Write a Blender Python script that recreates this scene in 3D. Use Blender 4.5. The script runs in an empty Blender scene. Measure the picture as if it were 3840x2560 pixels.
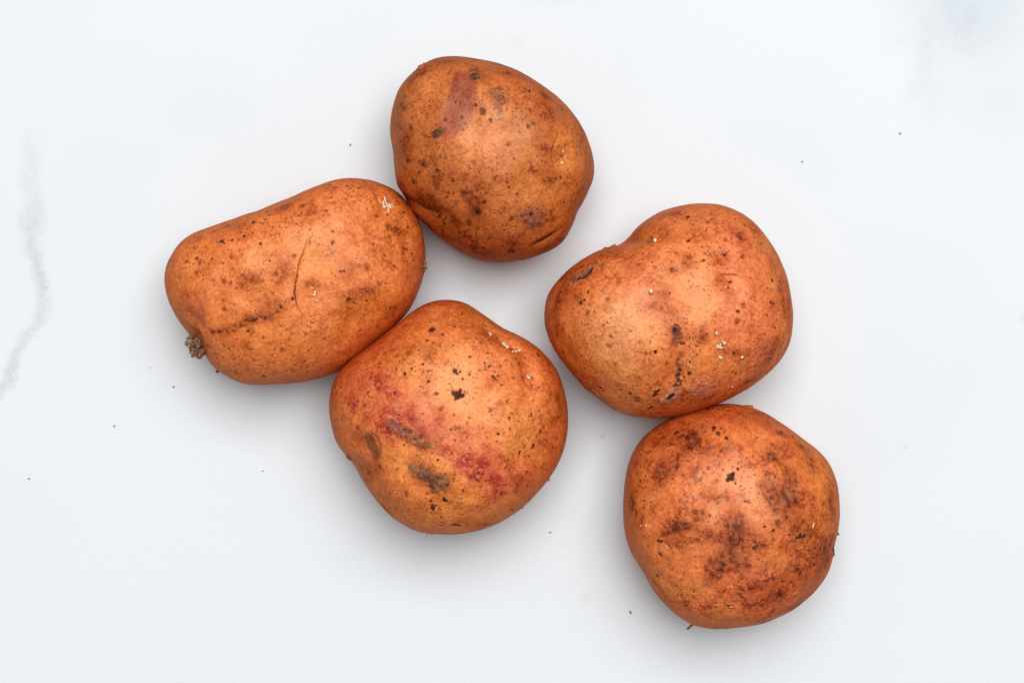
import bpy, math, random
import numpy as np
from mathutils import Vector

# ------------------------------------------------------------------ camera, light, exposure
scene = bpy.context.scene
CAM_H = 0.85          # camera height above the board (m)
W_REF, Z_REF = 0.42, 0.033   # frame width at the widest level of the potatoes
SRC_W, SRC_H = 3840.0, 2560.0

cam_data = bpy.data.cameras.new("camera")
cam_data.sensor_width = 36.0
cam_data.lens = 36.0 * (CAM_H - Z_REF) / W_REF
cam_data.clip_start = 0.01
cam_data.clip_end = 20.0
cam = bpy.data.objects.new("camera", cam_data)
cam.location = (0, 0, CAM_H)
scene.collection.objects.link(cam)
scene.camera = cam

world = bpy.data.worlds.new("World")
scene.world = world
world.use_nodes = True
bg = world.node_tree.nodes["Background"]
bg.inputs[0].default_value = (0.92, 0.96, 1.0, 1)
bg.inputs[1].default_value = 0.30

def area_light(name, loc, target, size, size_y, power, color):
    d = bpy.data.lights.new(name, 'AREA')
    d.shape = 'RECTANGLE'; d.size = size; d.size_y = size_y
    d.energy = power; d.color = color
    o = bpy.data.objects.new(name, d)
    o.location = loc
    o.rotation_euler = (Vector(target) - Vector(loc)).to_track_quat('-Z', 'Y').to_euler()
    scene.collection.objects.link(o)
    return o

area_light("window_light", (0.40, 1.20, 3.7), (0.0, 0.0, 0.0), 3.3, 3.0, 221.0, (0.985, 0.995, 0.995))

scene.view_settings.view_transform = 'Standard'
scene.view_settings.look = 'None'
scene.view_settings.gamma = 1.0
scene.view_settings.exposure = 0.0
scene.view_settings.use_curve_mapping = False
scene.render.engine = 'CYCLES'
scene.cycles.use_denoising = True
scene.cycles.max_bounces = 6

COL = scene.collection

# ------------------------------------------------------------------ small helpers
def tag(o, label=None, cat=None, group=None, kind=None):
    if label: o["label"] = label
    if cat: o["category"] = cat
    if group: o["group"] = group
    if kind: o["kind"] = kind
    return o

def width_at(z):
    return W_REF * (CAM_H - z) / (CAM_H - Z_REF)

def src_to_world(X, Y, z):
    w = width_at(z)
    return ((X - SRC_W / 2) / SRC_W * w, -(Y - SRC_H / 2) / SRC_W * w)

def world_to_src(P):
    w = width_at(P[:, 2])
    return np.stack([P[:, 0] / w * SRC_W + SRC_W / 2, -P[:, 1] / w * SRC_W + SRC_H / 2], 1)

def sstep(a, b, x):
    t = np.clip((x - a) / (b - a), 0, 1)
    return t * t * (3 - 2 * t)

def _hash(ix, iy, iz, seed):
    h = (ix * 374761393 + iy * 668265263 + iz * 2147483647 + seed * 1274126177) & 0xFFFFFFFF
    h = ((h ^ (h >> 13)) * 1274126177) & 0xFFFFFFFF
    h = ((h ^ (h >> 16)) * 2246822519) & 0xFFFFFFFF
    return ((h ^ (h >> 15)) & 0xFFFFFF).astype(np.float64) / float(0xFFFFFF)

def vnoise(P, seed=0):
    """smooth value noise in [-1,1]"""
    F = np.floor(P).astype(np.int64); f = P - F
    u = f * f * f * (f * (f * 6 - 15) + 10)
    r = np.zeros(len(P))
    for dx in (0, 1):
        wx = u[:, 0] if dx else 1 - u[:, 0]
        for dy in (0, 1):
            wy = u[:, 1] if dy else 1 - u[:, 1]
            for dz in (0, 1):
                wz = u[:, 2] if dz else 1 - u[:, 2]
                r += wx * wy * wz * _hash(F[:, 0] + dx, F[:, 1] + dy, F[:, 2] + dz, seed)
    return r * 2 - 1

ROT = np.array([[0.36, 0.48, -0.8], [-0.8, 0.6, 0.0], [0.48, 0.64, 0.6]])
def fbm(P, scale, octaves=4, seed=0, gain=0.55):
    Q = P * scale; a = 1.0; s = 0; r = np.zeros(len(P))
    for i in range(octaves):
        r += a * vnoise(Q + 17.3 * (i + 1), seed + i * 7); s += a
        a *= gain; Q = (Q * 2.03) @ ROT
    return r / s

def mesh_from(name, verts, faces, smooth=True):
    me = bpy.data.meshes.new(name)
    verts = np.asarray(verts, dtype=np.float32); faces = np.asarray(faces, dtype=np.int32)
    n = faces.shape[1]
    me.vertices.add(len(verts)); me.vertices.foreach_set("co", verts.ravel())
    me.loops.add(faces.size); me.loops.foreach_set("vertex_index", faces.ravel())
    me.polygons.add(len(faces))
    me.polygons.foreach_set("loop_start", np.arange(0, faces.size, n, dtype=np.int32))
    me.polygons.foreach_set("loop_total", np.full(len(faces), n, dtype=np.int32))
    me.polygons.foreach_set("use_smooth", np.full(len(faces), smooth, dtype=bool))
    me.update(calc_edges=True)
    return me

def add_color(me, name, rgb):
    a = me.attributes.new(name, 'FLOAT_COLOR', 'POINT')
    c = np.ones((len(rgb), 4), dtype=np.float32); c[:, :3] = rgb
    a.data.foreach_set("color", c.ravel())

def add_float(me, name, v):
    a = me.attributes.new(name, 'FLOAT', 'POINT')
    a.data.foreach_set("value", np.asarray(v, dtype=np.float32))

def link(name, me, mat, parent=None):
    o = bpy.data.objects.new(name, me)
    me.materials.append(mat)
    COL.objects.link(o)
    if parent is not None:
        o.parent = parent
        o.matrix_parent_inverse.identity()
    return o

class NT:
    """tiny node-tree builder"""
    def __init__(self, name):
        self.mat = bpy.data.materials.new(name); self.mat.use_nodes = True
        self.t = self.mat.node_tree; self.t.nodes.clear()
    def n(self, typ, **kw):
        nd = self.t.nodes.new(typ)
        for k, v in kw.items():
            if k.startswith('i_'):
                key = k[2:]
                key = int(key) if key.isdigit() else key.replace('_', ' ')
                s = nd.inputs[key]
                if isinstance(v, bpy.types.NodeSocket): self.t.links.new(v, s)
                else: s.default_value = v
            else:
                setattr(nd, k, v)
        return nd
    def m(self, op, a, b=0.0, c=None, clamp=False):
        nd = self.n('ShaderNodeMath', operation=op, use_clamp=clamp)
        for i, v in enumerate((a, b) if c is None else (a, b, c)):
            if isinstance(v, bpy.types.NodeSocket): self.t.links.new(v, nd.inputs[i])
            else: nd.inputs[i].default_value = v
        return nd.outputs[0]
    def rng(self, v, a, b, c=0.0, d=1.0):
        nd = self.n('ShaderNodeMapRange', interpolation_type='SMOOTHSTEP')
        self.t.links.new(v, nd.inputs[0])
        for i, x in enumerate((a, b, c, d)): nd.inputs[i + 1].default_value = x
        return nd.outputs[0]
    def mix(self, f, a, b, blend='MIX'):
        nd = self.n('ShaderNodeMix', data_type='RGBA', blend_type=blend)
        for s, v in ((nd.inputs[0], f), (nd.inputs[6], a), (nd.inputs[7], b)):
            if isinstance(v, bpy.types.NodeSocket): self.t.links.new(v, s)
            else: s.default_value = v
        return nd.outputs[2]
    def noise(self, vec, scale, detail=3, rough=0.55, dist=0.0):
        nd = self.n('ShaderNodeTexNoise', i_Scale=scale, i_Detail=detail, i_Roughness=rough, i_Distortion=dist)
        self.t.links.new(vec, nd.inputs['Vector'])
        return nd.outputs[0]

# ------------------------------------------------------------------ materials
def skin_material():
    k = NT("potato_skin")
    co = k.n('ShaderNodeTexCoord').outputs['Object']
    col = k.n('ShaderNodeAttribute', attribute_name='pigment').outputs['Color']
    rough_a = k.n('ShaderNodeAttribute', attribute_name='crust').outputs['Fac']
    # fine grain of the skin
    g1 = k.noise(co, 700, 4, 0.65)
    g2 = k.noise(co, 2600, 2, 0.6)
    g = k.m('ADD', k.m('MULTIPLY', g1, 0.6), k.m('MULTIPLY', g2, 0.4))
    gain = k.m('MULTIPLY', k.rng(g, 0.32, 0.68, 0.58, 1.30), k.rng(k.noise(co, 190, 4, 0.62), 0.3, 0.7, 0.78, 1.15))
    gc = k.n('ShaderNodeCombineColor', i_0=k.m('POWER', gain, 0.7), i_1=gain, i_2=k.m('POWER', gain, 1.15)).outputs[0]
    c = k.mix(1.0, col, gc, 'MULTIPLY')
    # lenticels: two sizes of tiny corky dots, thicker in some regions than others
    dens = k.noise(co, 75, 3, 0.6)
    wob = k.n('ShaderNodeTexNoise', i_Scale=1100.0, i_Detail=3.0)
    k.t.links.new(co, wob.inputs['Vector'])
    wv = k.n('ShaderNodeVectorMath', operation='MULTIPLY_ADD')
    k.t.links.new(wob.outputs['Color'], wv.inputs[0]); wv.inputs[1].default_value = (0.0022,) * 3
    k.t.links.new(co, wv.inputs[2])
    dots = None
    for scale, rad, lo, hi in ((820.0, 0.50, 0.36, 0.60), (310.0, 0.27, 0.42, 0.62)):
        v = k.n('ShaderNodeTexVoronoi', feature='F1', i_Scale=scale, i_Randomness=1.0)
        k.t.links.new(wv.outputs[0], v.inputs['Vector'])
        rnd = k.n('ShaderNodeSeparateColor'); k.t.links.new(v.outputs['Color'], rnd.inputs[0])
        r = k.m('MULTIPLY', k.m('POWER', rnd.outputs[0], 1.8), rad)
        d = k.m('SUBTRACT', r, v.outputs['Distance'])
        mk = k.rng(d, -0.05, 0.06)
        mk = k.m('MULTIPLY', mk, k.rng(dens, lo, hi, 0.06, 0.85))
        dots = mk if dots is None else k.m('MAXIMUM', dots, mk)
    dark = k.mix(1.0, c, (0.30, 0.19, 0.13, 1), 'MULTIPLY')
    c = k.mix(dots, c, dark)
    bs = k.n('ShaderNodeBsdfPrincipled')
    k.t.links.new(c, bs.inputs['Base Color'])
    dust = k.noise(co, 95, 4, 0.65)
    rg = k.m('ADD', k.m('ADD', k.m('MULTIPLY', rough_a, 0.35), k.rng(dust, 0.35, 0.65, -0.06, 0.16)), k.rng(g1, 0.2, 0.8, 0.30, 0.46))
    k.t.links.new(rg, bs.inputs['Roughness'])
    k.t.links.new(k.m('MULTIPLY_ADD', rough_a, -0.65, 0.80, True), bs.inputs['Specular IOR Level'])
    # translucent amber coat: deepens at a slant, painting shade into the colour of the edges
    bs.inputs['Coat Weight'].default_value = 1.0
    bs.inputs['Coat Roughness'].default_value = 0.6
    bs.inputs['Coat IOR'].default_value = 1.12
    bs.inputs['Coat Tint'].default_value = (0.75, 0.55, 0.35, 1)
    h = k.m('ADD', k.m('ADD', k.m('MULTIPLY', g1, 0.55), k.m('MULTIPLY', g2, 0.30)), k.m('MULTIPLY', k.noise(co, 240, 3, 0.6), 0.9))
    h = k.m('SUBTRACT', h, k.m('MULTIPLY', dots, 0.25))
    bump = k.n('ShaderNodeBump', i_Strength=0.40, i_Distance=0.0005, i_Height=h)
    k.t.links.new(bump.outputs[0], bs.inputs['Normal'])
    out = k.n('ShaderNodeOutputMaterial'); k.t.links.new(bs.outputs[0], out.inputs[0])
    return k.mat

def crust_material():
    k = NT("corky_scab")
    co = k.n('ShaderNodeTexCoord').outputs['Object']
    col = k.n('ShaderNodeAttribute', attribute_name='pigment').outputs['Color']
    g1 = k.noise(co, 1100, 4, 0.7)
    gain = k.rng(g1, 0.25, 0.75, 0.55, 1.35)
    gc = k.n('ShaderNodeCombineColor', i_0=gain, i_1=gain, i_2=gain).outputs[0]
    c = k.mix(1.0, col, gc, 'MULTIPLY')
    bs = k.n('ShaderNodeBsdfPrincipled', i_Roughness=0.9)
    bs.inputs['Specular IOR Level'].default_value = 0.2
    k.t.links.new(c, bs.inputs['Base Color'])
    bump = k.n('ShaderNodeBump', i_Strength=0.6, i_Distance=0.0006, i_Height=g1)
    k.t.links.new(bump.outputs[0], bs.inputs['Normal'])
    out = k.n('ShaderNodeOutputMaterial'); k.t.links.new(bs.outputs[0], out.inputs[0])
    return k.mat

def plain_material(name, c1, c2, scale, rough=0.8):
    k = NT(name)
    co = k.n('ShaderNodeTexCoord').outputs['Object']
    g = k.noise(co, scale, 3, 0.6)
    c = k.mix(k.rng(g, 0.3, 0.7), (*c1, 1), (*c2, 1))
    bs = k.n('ShaderNodeBsdfPrincipled', i_Roughness=rough)
    k.t.links.new(c, bs.inputs['Base Color'])
    bump = k.n('ShaderNodeBump', i_Strength=0.5, i_Distance=0.0004, i_Height=g)
    k.t.links.new(bump.outputs[0], bs.inputs['Normal'])
    out = k.n('ShaderNodeOutputMaterial'); k.t.links.new(bs.outputs[0], out.inputs[0])
    return k.mat

def board_material():
    """white marble-print board: one jagged grey vein on the left, a grey-blue cloud top right, faint tan spots"""
    k = NT("white_marble_board")
    co = k.n('ShaderNodeTexCoord').outputs['Object']
    # ragged coordinates so that printed marks get a torn, grainy edge
    nz = k.n('ShaderNodeTexNoise', i_Scale=85.0, i_Detail=5.0, i_Roughness=0.62)
    k.t.links.new(co, nz.inputs['Vector'])
    vm = k.n('ShaderNodeVectorMath', operation='SUBTRACT'); k.t.links.new(nz.outputs['Color'], vm.inputs[0])
    vm.inputs[1].default_value = (0.5, 0.5, 0.5)
    sep0 = k.n('ShaderNodeSeparateXYZ'); k.t.links.new(co, sep0.inputs[0])
    sepn = k.n('ShaderNodeSeparateXYZ'); k.t.links.new(vm.outputs[0], sepn.inputs[0])
    X = k.m('ADD', sep0.outputs[0], k.m('MULTIPLY', sepn.outputs[0], 0.013))
    Y = k.m('ADD', sep0.outputs[1], k.m('MULTIPLY', sepn.outputs[1], 0.004))
    # vein
    def px(x, y): return src_to_world(x * SRC_W / 2352, y * SRC_W / 2352, 0)
    pts = [(76, 290, .0, 20), (74, 350, .30, 16), (70, 420, .35, 16), (80, 470, .55, 16), (74, 520, .85, 17), (70, 575, .9, 16),
           (88, 610, .95, 12), (97, 650, .85, 11), (96, 690, .6, 12), (92, 725, .6, 11), (68, 765, .6, 12), (40, 810, .65, 12),
           (25, 850, .8, 11), (2, 900, .6, 13), (-40, 950, .5, 13), (-90, 1010, .3, 16)]
    y_lo, y_hi = px(0, 1010)[1], px(0, 290)[1]
    x_lo, x_hi = px(-120, 0)[0], px(120, 0)[0]
    t = k.m('DIVIDE', k.m('SUBTRACT', Y, y_lo), y_hi - y_lo)
    def curve(vals):
        nd = k.n('ShaderNodeFloatCurve'); k.t.links.new(t, nd.inputs['Value'])
        c = nd.mapping.curves[0]
        ps = sorted(((px(0, p[1])[1] - y_lo) / (y_hi - y_lo), v) for p, v in zip(pts, vals))
        c.points[0].location = ps[0]; c.points[1].location = ps[-1]
        for q in ps[1:-1]: c.points.new(*q)
        for q in c.points: q.handle_type = 'AUTO'
        nd.mapping.update()
        return nd.outputs[0]
    xc = k.m('MULTIPLY_ADD', curve([(px(p[0], 0)[0] - x_lo) / (x_hi - x_lo) for p in pts]), x_hi - x_lo, x_lo)
    inten = curve([p[2] for p in pts]); wid = k.m('MULTIPLY', curve([p[3] / 25 for p in pts]), 25 * W_REF / 2352 * 2.0)
    d = k.m('DIVIDE', k.m('ABSOLUTE', k.m('SUBTRACT', X, xc)), wid)
    vein = k.m('MULTIPLY', k.rng(d, 0.0, 1.25, 1.0, 0.0), inten)
    inside = k.m('MULTIPLY', k.m('GREATER_THAN', t, 0.001), k.m('LESS_THAN', t, 0.999))
    vein = k.m('MULTIPLY', vein, inside)
    vein = k.m('MULTIPLY', vein, k.rng(k.noise(co, 420, 3, 0.6), 0.3, 0.65, 0.55, 1.0))
    col = k.mix(k.m('MULTIPLY', vein, 0.85), (0.622, 0.640, 0.656, 1), (0.40, 0.42, 0.44, 1))
    # broad clouds of the print
    big = k.noise(co, 9.0, 3, 0.55)
    col = k.mix(k.rng(big, 0.42, 0.72, 0.0, 0.5), col, (0.585, 0.612, 0.632, 1))
    def blob(x, y, rx, ry, color, amt, soft=0.2, warp=1.0):
        cx, cy = px(x, y); s = width_at(0) / 2352
        XX = k.m('ADD', sep0.outputs[0], k.m('MULTIPLY', sepn.outputs[0], 0.03 * warp))
        YY = k.m('ADD', sep0.outputs[1], k.m('MULTIPLY', sepn.outputs[1], 0.03 * warp))
        a = k.m('DIVIDE', k.m('SUBTRACT', XX, cx), rx * s); b = k.m('DIVIDE', k.m('SUBTRACT', YY, cy), ry * s)
        r = k.m('SQRT', k.m('ADD', k.m('MULTIPLY', a, a), k.m('MULTIPLY', b, b)))
        nonlocal col
        col = k.mix(k.rng(r, soft, 1.0, amt, 0.0), col, (*color, 1))
    blob(2235, 20, 260, 190, (0.444, 0.485, 0.518), 0.55, 0.0)
    blob(2210, 45, 55, 70, (0.400, 0.420, 0.450), 0.25, 0.0)
    blob(2130, 150, 60, 170, (0.444, 0.488, 0.518), 0.30, 0.0)
    blob(2300, 230, 260, 170, (0.503, 0.540, 0.562), 0.30, 0.0)
    blob(1290, -20, 170, 40, (0.488, 0.525, 0.562), 0.40, 0.0)
    blob(480, 250, 160, 60, (0.548, 0.585, 0.614), 0.25, 0.0)
    blob(2349, 735, 14, 26, (0.459, 0.474, 0.474), 0.35, 0.0, 0.3)
    for x, y, r, a in ((345, 840, 7, .35), (1385, 1002, 9, .35), (2080, 1028, 8, .22), (200, 672, 9, .10), (480, 215, 7, .12),
                       (1180, 100, 30, .06), (1345, 1372, 22, .10), (690, 905, 12, .10), (1300, 1250, 14, .06)):
        blob(x, y, r, r * 0.9, (0.459, 0.370, 0.266), a, 0.2, 0.15)
    bs = k.n('ShaderNodeBsdfPrincipled', i_Roughness=0.62)
    bs.inputs['Specular IOR Level'].default_value = 0.30
    gr = k.noise(co, 1900, 2, 0.6)
    gg = k.rng(gr, 0.3, 0.7, 0.96, 1.03)
    gc = k.n('ShaderNodeCombineColor', i_0=gg, i_1=gg, i_2=gg).outputs[0]
    col = k.mix(1.0, col, gc, 'MULTIPLY')
    col = k.mix(1.0, col, (1.0, 1.0, 1.0, 1), 'MULTIPLY')
    k.t.links.new(col, bs.inputs['Base Color'])
    bump = k.n('ShaderNodeBump', i_Strength=0.10, i_Distance=0.0004, i_Height=gr)
    k.t.links.new(bump.outputs[0], bs.inputs['Normal'])
    out = k.n('ShaderNodeOutputMaterial'); k.t.links.new(bs.outputs[0], out.inputs[0])
    return k.mat

M_SKIN = skin_material()
M_CRUST = crust_material()
M_SPROUT = plain_material("sprout_white", (0.84, 0.70, 0.49), (0.56, 0.38, 0.23), 1300, 0.7)
M_STEM = plain_material("dry_stem", (0.30, 0.155, 0.075), (0.11, 0.05, 0.022), 700, 0.9)
M_FIBRE = plain_material("dry_fibre", (0.52, 0.36, 0.22), (0.30, 0.18, 0.10), 600, 0.9)
M_DIRT = plain_material("dry_dirt", (0.16, 0.105, 0.065), (0.34, 0.25, 0.17), 900, 0.95)
M_FLECK = plain_material("skin_flake", (0.55, 0.27, 0.16), (0.42, 0.18, 0.10), 900, 0.8)

# ------------------------------------------------------------------ the board
def build_board():
    hx, hy, th, b = 0.46, 0.36, 0.012, 0.0015
    prof = [(1, 1, 0.0, b), (1, 1, -b, 0.0), (1, 1, -th, 0.0)]
    V = []; F = []
    for _, _, z, inset in prof:
        x, y = hx - inset, hy - inset
        V += [(-x, -y, z), (x, -y, z), (x, y, z), (-x, y, z)]
    F.append((0, 1, 2, 3))
    for r in range(2):
        for i in range(4):
            a, c = r * 4 + i, r * 4 + (i + 1) % 4
            F.append((a, a + 4, c + 4, c))
    F.append((11, 10, 9, 8))
    me = mesh_from("tabletop", V, F, smooth=False)
    o = link("tabletop", me, board_material())
    tag(o, "white marble-patterned board with one grey vein at the left", kind="structure")
build_board()

# ------------------------------------------------------------------ potato body
def cube_sphere(N):
    """unit directions of a welded cube sphere"""
    idx = {}; faces = []
    lin = np.tan(np.linspace(-math.pi / 4, math.pi / 4, N + 1))
    axes = [((1,0,0),(0,1,0),(0,0,1)), ((-1,0,0),(0,-1,0),(0,0,1)), ((0,1,0),(-1,0,0),(0,0,1)),
            ((0,-1,0),(1,0,0),(0,0,1)), ((0,0,1),(0,1,0),(-1,0,0)), ((0,0,-1),(0,1,0),(1,0,0))]
    allv = []; allf = []; base = 0
    for n, u, v in axes:
        n, u, v = map(np.array, (n, u, v))
        A, B = np.meshgrid(lin, lin, indexing='ij')
        P = n + A[..., None] * u + B[..., None] * v
        allv.append(P.reshape(-1, 3))
        ii = np.arange((N + 1) * (N + 1)).reshape(N + 1, N + 1) + base
        allf.append(np.stack([ii[:-1, :-1], ii[1:, :-1], ii[1:, 1:], ii[:-1, 1:]], -1).reshape(-1, 4))
        base += (N + 1) ** 2
    V = np.concatenate(allv); Fc = np.concatenate(allf)
    key = np.round(V * 1e6).astype(np.int64)
    _, first, inv = np.unique(key, axis=0, return_index=True, return_inverse=True)
    V = V[first]; Fc = inv.ravel()[Fc]
    V = V / np.linalg.norm(V, axis=1, keepdims=True)
    # denser mesh on the upper side, where the skin shows
    al = np.arccos(np.clip(V[:, 2], -1, 1)) / math.pi
    az = np.arctan2(V[:, 1], V[:, 0])
    al2 = math.pi * al ** 1.22
    V = np.stack([np.sin(al2) * np.cos(az), np.sin(al2) * np.sin(az), np.cos(al2)], 1)
    return V, Fc

SKIN_GAIN = (1.47, 1.44, 1.92)
SPH_V, SPH_F = cube_sphere(186)

def vnormals(P, F):
    a, b, c, d = (P[F[:, i]] for i in range(4))
    n = np.cross(c - a, d - b)
    N = np.zeros_like(P)
    for i in range(4):
        for ax in range(3):
            N[:, ax] += np.bincount(F[:, i], weights=n[:, ax], minlength=len(P))
    return N / np.maximum(np.linalg.norm(N, axis=1, keepdims=True), 1e-20)

def smooth_line(pts, n=4):
    """Catmull-Rom points through a stroke of three or more points"""
    if len(pts) < 3: return list(pts)
    P = [np.array(p, float) for p in pts]; P = [2 * P[0] - P[1]] + P + [2 * P[-1] - P[-2]]
    out = []
    for i in range(1, len(P) - 2):
        a, b, c, d = P[i - 1:i + 3]
        for k in range(n):
            t = k / n
            out.append(tuple(0.5 * (2 * b + (c - a) * t + (2 * a - 5 * b + 4 * c - d) * t * t + (3 * b - a - 3 * c + d) * t ** 3)))
    out.append(tuple(P[-2]))
    return out

class Potato:
    def __init__(self, crop, outline, height, seed, bend=2.0, boxy=0.90, lean=(0, 0)):
        self.cx0, self.cy0, self.cs = crop            # crop origin and scale (crop px -> photo px)
        self.seed = seed
        self.height = height
        hb = height * 0.47; ht = height - hb
        zeq = hb
        pts = np.array([src_to_world(*self.c2s(x, y), zeq) for x, y in outline])
        # centroid of the outline
        q = np.roll(pts, -1, 0); cr = pts[:, 0] * q[:, 1] - q[:, 0] * pts[:, 1]
        A = cr.sum() / 2
        cen = np.array([((pts[:, 0] + q[:, 0]) * cr).sum(), ((pts[:, 1] + q[:, 1]) * cr).sum()]) / (6 * A)
        self.cen = cen
        # dense outline -> radius by angle
        dense = np.concatenate([pts + (q - pts) * t for t in np.linspace(0, 1, 12, endpoint=False)])
        rel = dense - cen
        th = np.arctan2(rel[:, 1], rel[:, 0]); rr = np.hypot(rel[:, 0], rel[:, 1])
        o = np.argsort(th); th, rr = th[o], rr[o]
        g = np.linspace(-math.pi, math.pi, 1441)[:-1]
        R = np.interp(g, np.r_[th - 2 * math.pi, th, th + 2 * math.pi], np.r_[rr, rr, rr])
        kx = np.arange(-24, 25); ker = np.exp(-(kx / 8.0) ** 2 / 2); ker /= ker.sum()
        R = np.convolve(np.r_[R[-24:], R, R[:24]], ker, mode='valid')
        az = np.arctan2(SPH_V[:, 1], SPH_V[:, 0])
        Rv = np.interp(az, np.r_[g, math.pi], np.r_[R, R[0]])
        sa = np.hypot(SPH_V[:, 0], SPH_V[:, 1]); ca = SPH_V[:, 2]
        rho = sa ** boxy; zz = np.sign(ca) * np.abs(ca) ** boxy
        Rm = R.mean()
        # keep long bodies long all the way up, round off only the small wiggles
        c2 = (R * np.cos(2 * g)).mean() * 2; s2 = (R * np.sin(2 * g)).mean() * 2
        Rlow = Rm + c2 * np.cos(2 * az) + s2 * np.sin(2 * az)
        Re = Rlow + (Rv - Rlow) * rho ** bend
        z = np.where(zz > 0, zz * ht, zz * hb)
        P = np.stack([Re * rho * np.cos(az), Re * rho * np.sin(az), z], 1)
        P[:, :2] += np.array(lean)[None] * (np.clip(zz, 0, 1) ** 1.5)[:, None] * 1e-3
        self.rho = rho; self.zz = zz
        # gentle lumps
        n = vnormals(P, SPH_F)
        keep = 1 - 0.75 * rho ** 6
        P = P + n * (0.0020 * fbm(P, 38, 2, seed)[:, None] + 0.00075 * fbm(P, 85, 2, seed + 2)[:, None] + 0.00022 * fbm(P, 170, 2, seed + 3)[:, None]) * keep[:, None]
        # rest on the board: flatten the underside a little
        z = P[:, 2]; zb = -hb * 0.90
        z = np.where(z < zb, zb + (z - zb) * 0.35, z)
        P[:, 2] = z
        off = -P[:, 2].min()
        P[:, 2] += off
        P[:, :2] += cen
        self.P = P
        self.N = vnormals(P, SPH_F)
        self.disp = np.zeros(len(P))
        self.up = SPH_V[:, 2] > -0.25
        self.src = world_to_src(P)
        self.xorder = np.argsort(P[:, 0]); self.xs = P[self.xorder, 0]
        self.C = None
        self.crust = np.zeros(len(P))
        self.patches = []
        self.px = self.cs * width_at(height * 0.9) / SRC_W     # one crop pixel in metres

    def c2s(self, x, y):
        return self.cx0 + x * self.cs, self.cy0 + y * self.cs

    def window(self, lo, hi):
        """vertices inside a box, found through the x-sorted list"""
        i0, i1 = np.searchsorted(self.xs, (lo[0], hi[0]))
        idx = self.xorder[i0:i1]
        y = self.P[idx, 1]; idx = idx[(y > lo[1]) & (y < hi[1])]
        z = self.P[idx, 2]
        return idx[(z > lo[2]) & (z < hi[2])]

    def anchor(self, x, y):
        X, Y = self.c2s(x, y)
        w = src_to_world(X, Y, self.height * 0.6)
        reach = 0.006
        while True:
            idx = self.window((w[0] - reach, w[1] - reach, -1), (w[0] + reach, w[1] + reach, 1))
            idx = idx[self.up[idx]]
            if len(idx): break
            reach *= 2
        S = self.src[idx]
        d2 = (S[:, 0] - X) ** 2 + (S[:, 1] - Y) ** 2 - self.P[idx, 2] * 300.0
        i = int(idx[np.argmin(d2)])
        return self.P[i], i

    def dist(self, pts, signed=False, reach=None):
        """3-D distance of every vertex to a stroke given in crop pixels (in metres), and the side of the stroke"""
        pts = smooth_line(pts)
        A = np.array([self.anchor(*p)[0] for p in pts])
        n = len(self.P)
        best = np.full(n, 1e3); side = np.zeros(n); par = np.zeros(n)
        if reach is None:
            idx = np.arange(n)
        else:
            lo, hi = A.min(0) - reach, A.max(0) + reach
            idx = self.window(lo, hi)
        Q = self.P[idx]
        if len(A) == 1:
            best[idx] = np.linalg.norm(Q - A[0], axis=1)
            return (best, side, par) if signed else best
        bl = np.full(len(Q), 1e3); sl = np.zeros(len(Q)); pl = np.zeros(len(Q))
        L = [np.linalg.norm(b - a) for a, b in zip(A[:-1], A[1:])]; tot = sum(L) + 1e-12; acc = 0
        for a, b, l in zip(A[:-1], A[1:], L):
            ab = b - a
            t = np.clip(((Q - a) @ ab) / max(ab @ ab, 1e-12), 0, 1)
            d = np.linalg.norm(Q - (a + t[:, None] * ab), axis=1)
            m = d < bl
            bl[m] = d[m]; pl[m] = (acc + t[m] * l) / tot
            if signed:
                q = ab[0] * (Q[:, 1] - a[1]) - ab[1] * (Q[:, 0] - a[0])
                sl[m] = np.sign(q[m])
            acc += l
        best[idx] = bl; side[idx] = sl; par[idx] = pl
        return (best, side, par) if signed else best

    # ---- relief
    def dent(self, pts, r, depth):
        """hollow (depth>0, mm) or swelling (depth<0)"""
        r = r * self.px; d = self.dist(pts, reach=3 * r)
        self.disp -= depth * 1e-3 * np.exp(-(d / r) ** 2)
    def brow(self, pts, fall, depth, edge=5):
        """lid of an eye: the surface steps down on the left-hand side of the stroke and rises back slowly"""
        f = fall * self.px; e = edge * self.px
        d, s, par = self.dist(pts, True, reach=5 * f)
        sd = d * np.where(s == 0, 1, s)
        ends = np.sin(np.clip(par, 0.0, 1.0) * math.pi) ** 0.9
        prof = sstep(-e, e, sd) * np.exp(-(np.maximum(sd, 0) / f) ** 1.3)
        self.disp -= depth * 1e-3 * prof * ends
        lip = np.exp(-((sd + 2.2 * e) / (2.4 * e)) ** 2) * ends
        self.disp += depth * 0.05e-3 * lip
        line = np.exp(-(d / (e * 0.8)) ** 2) * ends
        if self.C is not None:
            self.mixc(line * 0.22, (0.22, 0.085, 0.03))

    # ---- pigment
    def mixc(self, f, c):
        i = np.nonzero(f > 1e-3)[0]; g = np.clip(f[i], 0, 1)[:, None]
        self.C[i] = self.C[i] * (1 - g) + np.array(c) * g
    def mulc(self, f, c):
        i = np.nonzero(f > 1e-3)[0]; g = np.clip(f[i], 0, 1)[:, None]
        self.C[i] = self.C[i] * (1 - g + g * np.array(c))

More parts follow.
